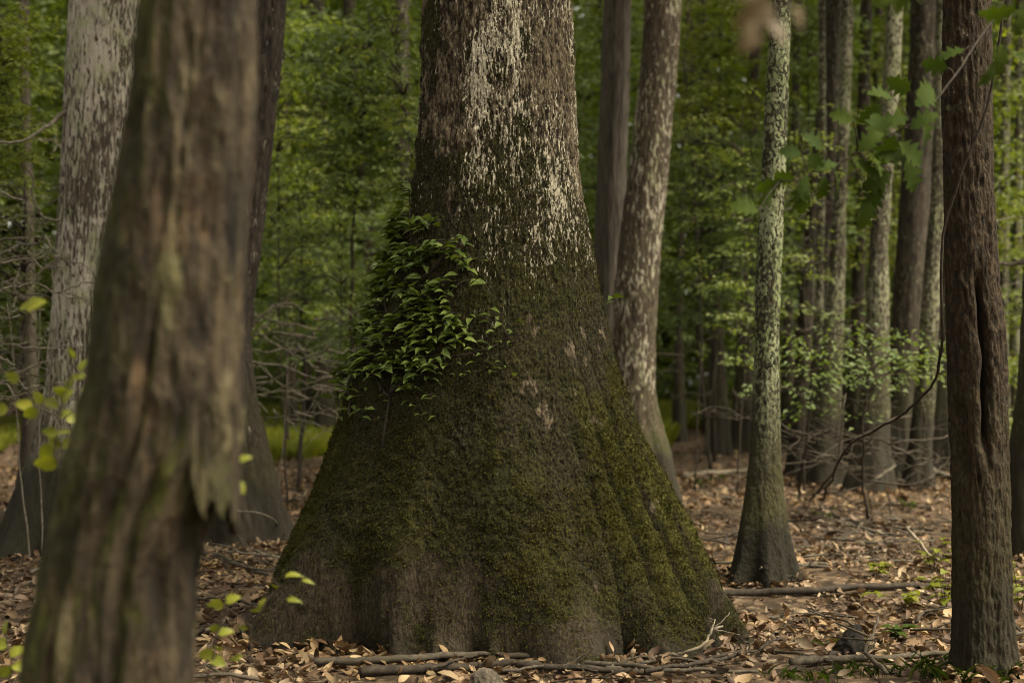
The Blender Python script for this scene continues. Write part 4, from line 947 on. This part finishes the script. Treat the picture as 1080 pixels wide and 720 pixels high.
# ------------------------------------------------------------------ hanging vine by the brown scaly tree
def hanging_vine():
    c = [W(1062, -60, 6.6), W(1052, 40, 6.7), W(1040, 110, 6.75), W(1018, 165, 6.8), W(998, 205, 6.85), W(992, 260, 6.95), W(993, 320, 7.0), W(999, 370, 7.1), W(996, 392, 7.3), W(975, 420, 8.0), W(945, 443, 8.8), W(905, 460, 9.6), W(888, 476, 10.3), W(880, 500, 11), G(868, 528)]
    L = smooth_line(c, 120, .004, 3); b = L[-1].copy(); b[2] = gz(b[0], b[1])
    V, F = tube(L, np.concatenate([np.linspace(.006, .009, 60), np.linspace(.009, .014, 40), np.linspace(.014, .010, 20)]), 8, .08, 4)
    tag(link('hanging_vine', mesh_np('hanging_vine', V - b, F, M_TWIG), None, b), 'bare woody vine looping past the brown scaly tree down to the ground', 'vine')
hanging_vine()
stick('crooked bare sapling stem in front of the right cluster', [(858, 528), (880, 498, 14.5), (888, 470, 14.5), (884, 440, 14.5), (892, 415, 14.6)], .022, .008, M_STICK, name='bare_sapling', cat='bare sapling', group='bare stems', seed=41, forks=3)
stick('thin bare sapling stem directly right of the lichen tree', [(842, 530), (846, 490, 15), (853, 450, 15), (858, 400, 15)], .018, .007, M_TWIG, name='bare_sapling', cat='bare sapling', group='bare stems', seed=42, forks=2)

# ------------------------------------------------------------------ near leaves
def leafy(label, name, cat, stem_pts, leaf_list, mat, kind, sz, seed, stem_r=.004, group=None, wr=.62, flat=.5):
    """stem_pts: (px, py, Y); leaf_list: (px, py, Y, heading in degrees, scale) of each leaf base"""
    r = np.random.default_rng(seed); L = smooth_line([W(*p) for p in stem_pts], 30, .002, seed); b = L[0].copy()
    root = thing(name, label, cat, b, group)
    parts = [tube(L, np.linspace(stem_r, stem_r * .45, 30), 6)]; P = []; D = []; U = []; S = []
    for (px, py, Y, hd, sc) in leaf_list:
        p = W(px, py, Y); k = int(np.argmin(np.linalg.norm(L - p, axis=1)))
        parts.append(tube(np.array([L[k], (L[k] + p) / 2 + [0, 0, .008], p]), [stem_r * .4] * 3, 4, closed=False))
        a = math.radians(hd); P.append(p); D.append([math.cos(a), r.normal(0, .3), math.sin(a)]); S.append(sz * sc)
        n = np.array([-math.sin(a), -1.0, math.cos(a)]) * np.array([.5, 1, .5]) + [0, 0, .35]; U.append(n + r.normal(0, flat * .5, 3))
    v, f = joinv(parts); link('stem', mesh_np('stem', v - b, f, M_TWIG), root)
    V, F = leaves(kind, np.array(P), np.array(D, float), np.array(U), np.array(S), np.array(S) * wr)
    link('leaves', mesh_np('leaves', V - b, F, mat), root); return root

leafy('bright yellow green seedling left of the leaning foreground tree', 'seedling', 'seedling', [(88, 560, 4.2), (66, 500, 4.2), (62, 450, 4.2), (72, 410, 4.2), (82, 375, 4.2)],
      [(60, 484, 4.2, 195, 1.3), (46, 424, 4.15, 140, .8), (62, 440, 4.2, 30, .7), (66, 425, 4.2, 50, .9), (72, 410, 4.2, 70, .8), (78, 400, 4.2, 20, .8), (74, 414, 4.2, 170, .9), (62, 428, 4.25, 160, .9), (80, 376, 4.2, 130, .6), (66, 470, 4.2, 20, .8), (86, 408, 4.3, 330, .8), (60, 456, 4.1, 170, .7), (90, 552, 4.2, 150, .6), (64, 470, 4.2, 150, .9), (60, 458, 4.2, 15, .7), (70, 440, 4.2, 340, .8), (84, 392, 4.2, 60, .8), (56, 470, 4.25, 215, 1.0), (40, 432, 4.1, 200, .9), (86, 420, 4.2, 10, .7), (34, 428, 4.15, 170, .8)], GREEN['near'], 'broad', .062, 701, group='seedlings near the camera')
leafy('single lime green sprig leaf at the left above the seedling', 'seedling', 'seedling', [(10, 440, 4.0), (22, 380, 4.0), (30, 325, 4.0)], [(28, 325, 4.0, 20, 1.0), (30, 322, 4.0, 200, .5), (20, 400, 4.0, 160, .7), (8, 430, 4.0, 190, .8)], GREEN['near'], 'broad', .065, 702, group='seedlings near the camera')
leafy('small yellow green leaves poking out right of the peeling slab', 'seedling', 'seedling', [(262, 560, 3.6), (256, 520, 3.6), (252, 480, 3.6)], [(252, 486, 3.6, 20, 1), (251, 508, 3.6, 300, 1), (232, 512, 3.6, 200, .8), (236, 506, 3.6, 160, .6)], GREEN['near'], 'broad', .035, 703, group='seedlings near the camera')
leafy('blurred yellow green sprig before the left foot of the great tree', 'seedling', 'seedling', [(262, 700, 4.6), (268, 660, 4.6), (290, 625, 4.6), (318, 607, 4.6)], [(300, 608, 4.6, 5, 1.3), (318, 612, 4.6, 350, .9), (302, 632, 4.6, 355, 1.1), (280, 630, 4.6, 240, 1.1), (276, 640, 4.6, 200, .8), (262, 662, 4.6, 170, .8), (240, 552, 4.6, 10, .5), (230, 636, 4.6, 190, .9), (256, 690, 4.6, 200, 1.0), (236, 684, 4.6, 170, .9), (296, 618, 4.6, 170, .7)], GREEN['near'], 'ovate', .05, 704, group='seedlings near the camera', wr=.4)
leafy('yellowed sprig low between foreground tree and great tree', 'seedling', 'seedling', [(216, 720, 4.4), (226, 690, 4.4), (236, 650, 4.4), (240, 636, 4.4)], [(236, 638, 4.4, 170, 1), (238, 634, 4.4, 20, 1), (230, 668, 4.4, 10, 1), (226, 688, 4.4, 190, 1.1), (224, 694, 4.4, 340, 1.1), (232, 660, 4.4, 200, .8)], GREEN['near'], 'broad', .05, 705, group='seedlings near the camera')
leafy('green seedling at the bottom left corner of the view', 'seedling', 'seedling', [(10, 740, 4.6), (12, 700, 4.6), (6, 670, 4.6)], [(10, 690, 4.6, 20, 1), (8, 680, 4.6, 170, 1), (12, 704, 4.6, 200, 1), (14, 700, 4.6, 340, 1), (6, 668, 4.6, 90, .8)], GREEN['near'], 'broad', .06, 706, group='seedlings near the camera')
leafy('twig of withered brown leaves hanging close at the top', 'leafy_twig', 'twig', [(842, -40, 2.1), (822, 0, 2.1), (806, 30, 2.1)], [(815, 8, 2.1, 205, 1.2), (800, 26, 2.1, 238, 1.0), (812, 24, 2.1, 300, .8), (836, 8, 2.1, 300, .8), (806, -8, 2.1, 185, .9)], M_BROWNLEAF, 'broad', .055, 707, stem_r=.0025)
leafy('branch of large lobed green leaves hanging before the right cluster', 'leafy_branch', 'branch', [(1090, -60, 5.6), (1050, 20, 5.5), (1000, 90, 5.3), (975, 122, 5.25), (950, 140, 5.2), (912, 156, 5.2), (880, 176, 5.1), (850, 186, 5.0), (822, 192, 5.0)],
      [(826, 190, 5.0, 200, 1.1), (800, 214, 5.0, 190, .9), (838, 188, 5.0, 165, 1.0), (852, 186, 5.0, 240, 1.2), (868, 182, 5.0, 120, 1.0), (880, 178, 5.05, 280, 1.2), (905, 160, 5.1, 40, 1.2), (912, 158, 5.1, 300, 1.3), (930, 150, 5.1, 100, 1.3), (944, 142, 5.1, 250, 1.5), (960, 136, 5.1, 30, 1.2), (975, 122, 5.2, 280, 1.5), (940, 182, 5.2, 210, 1.4), (930, 198, 5.2, 235, 1.2), (918, 212, 5.2, 250, 1.2), (960, 96, 5.2, 160, 1.2), (985, 100, 5.2, 210, 1.2), (815, 200, 5.0, 225, 1.0), (800, 222, 4.9, 170, 1.1), (900, 168, 5.1, 320, 1.2), (922, 160, 5.15, 345, 1.3), (948, 150, 5.1, 320, 1.4), (925, 135, 5.2, 20, 1.3), (955, 168, 5.15, 290, 1.4), (870, 186, 5.05, 260, 1.0), (842, 196, 5.0, 280, 1.1), (985, 95, 5.3, 200, 1.3), (942, 104, 5.25, 170, 1.2), (930, 112, 5.2, 215, 1.1), (1000, 72, 5.35, 165, 1.1), (900, 128, 5.15, 160, 1.0), (868, 158, 5.05, 140, 1.0), (845, 162, 5.0, 175, .9), (1018, 52, 5.4, 200, 1.2), (860, 180, 5.0, 20, .9)], GREEN['oak'], 'lobed', .092, 708, stem_r=.005, wr=.8, flat=.9)
leafy('dark lobed leaves on a twig in the top right corner', 'leafy_branch', 'branch', [(1100, -30, 4.2), (1075, 20, 4.2), (1056, 60, 4.2), (1044, 85, 4.2)], [(1072, 10, 4.2, 190, 1.4), (1060, 45, 4.2, 250, 1.3), (1066, 55, 4.2, 320, 1.4), (1050, 70, 4.2, 230, .9), (1085, 0, 4.2, 250, 1.4), (1070, 30, 4.2, 350, 1.2)], GREEN['oak'], 'lobed', .085, 709)
leafy('few dim leaves dangling from the top edge right of centre', 'leafy_twig', 'twig', [(960, -50, 3.2), (945, -10, 3.2), (930, 8, 3.2)], [(944, -12, 3.2, 215, 1), (950, -15, 3.2, 265, 1), (958, -30, 3.2, 295, 1.1), (905, -14, 3.2, 260, .7)], GREEN['oak'], 'broad', .07, 710, stem_r=.003)
leafy('dead pinkish leaf curled on the lobed leaf branch', 'dried_leaf', 'leaf', [(915, 172, 5.15), (922, 168, 5.15), (930, 166, 5.15)], [(930, 168, 5.15, 340, 1)], M_BROWNLEAF, 'curl', .05, 711, stem_r=.002)

# green herbs by the brown scaly tree
def herb(label, px, py, n, h, seed, mat='oak', sp=.16):
    r = np.random.default_rng(seed); b = G(px, py); b[2] = gz(b[0], b[1]); root = thing('herb', label, 'plant', b, 'green herbs on the forest floor')
    P = []; D = []; U = []; S = []; parts = []
    for i in range(max(4, n // 5)):
        a = r.uniform(0, 6.283); t = np.array([math.cos(a) * sp, math.sin(a) * sp, 0]) * r.uniform(.3, 1) + [0, 0, h * r.uniform(.5, 1)]
        L = smooth_line([[0, 0, -.02], t * .5 + [0, 0, .04], t], 10); parts.append(tube(L, np.linspace(.003, .0015, 10), 5))
        for k in range(5):
            q = L[r.integers(4, 10)]; c = a + r.uniform(-1.6, 1.6); P.append(q); D.append([math.cos(c), math.sin(c), r.uniform(-.3, .3)]); U.append([r.normal(0, .25), r.normal(0, .25), 1]); S.append(r.uniform(.05, .10))
    v, f = joinv(parts); link('stem', mesh_np('stem', v, f, M_TWIG), root)
    V, F = leaves('broad', np.array(P), np.array(D), np.array(U), np.array(S), np.array(S) * .6); link('leaves', mesh_np('leaves', V, F, GREEN[mat]), root)
herb('leafy herb touching the left side of the brown scaly tree', 996, 640, 30, .32, 801, 'near')
herb('low herb with yellow green leaves left of the brown scaly tree', 952, 636, 25, .14, 802, 'near', .2)
herb('leafy herb at the right edge beside the brown scaly tree', 1076, 640, 32, .34, 803, 'near')
herb('small green herb on the litter near the lichen tree', 868, 552, 20, .2, 804, 'oak')
herb('small herb growing between slender lichen tree and shrub', 838, 485, 24, .5, 805, 'near', .3)
herb('short plant at the foot of the mottled trunk', 958, 540, 20, .2, 806, 'oak')
herb('single green seedling on open litter right of the dark log', 925, 612, 15, .14, 807, 'near', .12)
herb('broad leaved herb behind the left herb of the brown scaly tree', 984, 606, 25, .28, 808, 'near', .2)
herb('small herb low between snag and brown scaly tree', 945, 668, 15, .10, 809, 'oak', .14)
herb('small green plant near the bleached branch', 742, 520, 20, .3, 810, 'oak', .3)

def tufts():
    r = np.random.default_rng(811)
    for i, (px, py, lab) in enumerate(((1012, 714, 'grass tuft at the left foot of the brown scaly tree'), (1058, 716, 'grass tuft at the right foot of the brown scaly tree'), (985, 704, 'thin grass tuft a step left of the brown scaly tree'), (905, 706, 'sparse grass tuft beside the mossy branch'), (848, 712, 'small grass tuft near the bottom twigs'), (900, 676, 'tiny grass tuft beside the dark snag'))):
        b = G(px, py); b[2] = gz(b[0], b[1]); n = (90, 110, 60, 50, 40, 20)[i]
        P = np.stack([r.normal(0, .10, n), r.normal(0, .06, n), np.full(n, -.005)], 1); an = r.uniform(0, 6.283, n)
        d = np.stack([np.cos(an) * .7, np.sin(an) * .7, r.uniform(.5, 1.2, n)], 1); L = r.uniform(.06, .17, n) * (1 if i < 3 else .7)
        V, F = leaves('ovate', P, d, np.stack([-np.cos(an), -np.sin(an), np.ones(n)], 1), L, np.full(n, .0065))
        tag(link('grass_tuft', mesh_np('grass_tuft', V, F, GREEN['oak']), None, b), lab, 'grass tuft', 'grass tufts')
tufts()

# dark snag and rounded root knees
def lump(name, label, cat, px, py, w, h, mat, seed, tilt=0.0, group=None, pw=1.0):
    b = G(px, py); b[2] = gz(b[0], b[1]); n, k = 40, 48
    t = np.linspace(0, 1, n)[:, None]; th = np.linspace(0, 6.283, k, endpoint=False)[None]
    R = (w * (1 - t) ** .55 if tilt > 0 else w * np.sqrt(np.clip(1 - t ** (1.6 * pw), 0, 1))) + .001 + 0 * th; Z = t * h - .04 + 0 * th
    R = R * (1 + (.55 if tilt > 0 else .28) * fbm(np.cos(th) * 1.6 + 0 * t, np.sin(th) * 1.6 + 0 * t, t * 3 + 0 * th, 4, seed)); 
    V = np.stack([R * np.cos(th) + tilt * t, R * np.sin(th) * .8, Z], -1).reshape(-1, 3)
    tag(link(name, mesh_np(name, V, grid_faces(n, k), mat), None, b), label, cat, group)
B_SNAG = wood_mat('charred_wood', (0.003, 0.0025, 0.002), (0.014, 0.010, 0.007))
B_KNEE = bark_mat('root_knee_bark', (0.035, 0.028, 0.02), (0.085, 0.07, 0.052), (0.14, 0.12, 0.09), lich_lo=.7, lich_hi=.8, moss_top=-1, wet_shade_top=-1, fh=40, fv=40)
lump('snag', 'dark jagged snag poking up from the leaf litter right of centre', 'snag', 888, 684, .085, .21, B_SNAG, 901, .09, pw=.8)
lump('root_knee', 'rounded grey root knee under the branch pile at the bottom', 'root knee', 512, 722, .10, .13, B_KNEE, 902)
lump('root_knee', 'small root knee tilted beside the rounded one', 'root knee', 478, 722, .05, .10, B_KNEE, 903, -.03)
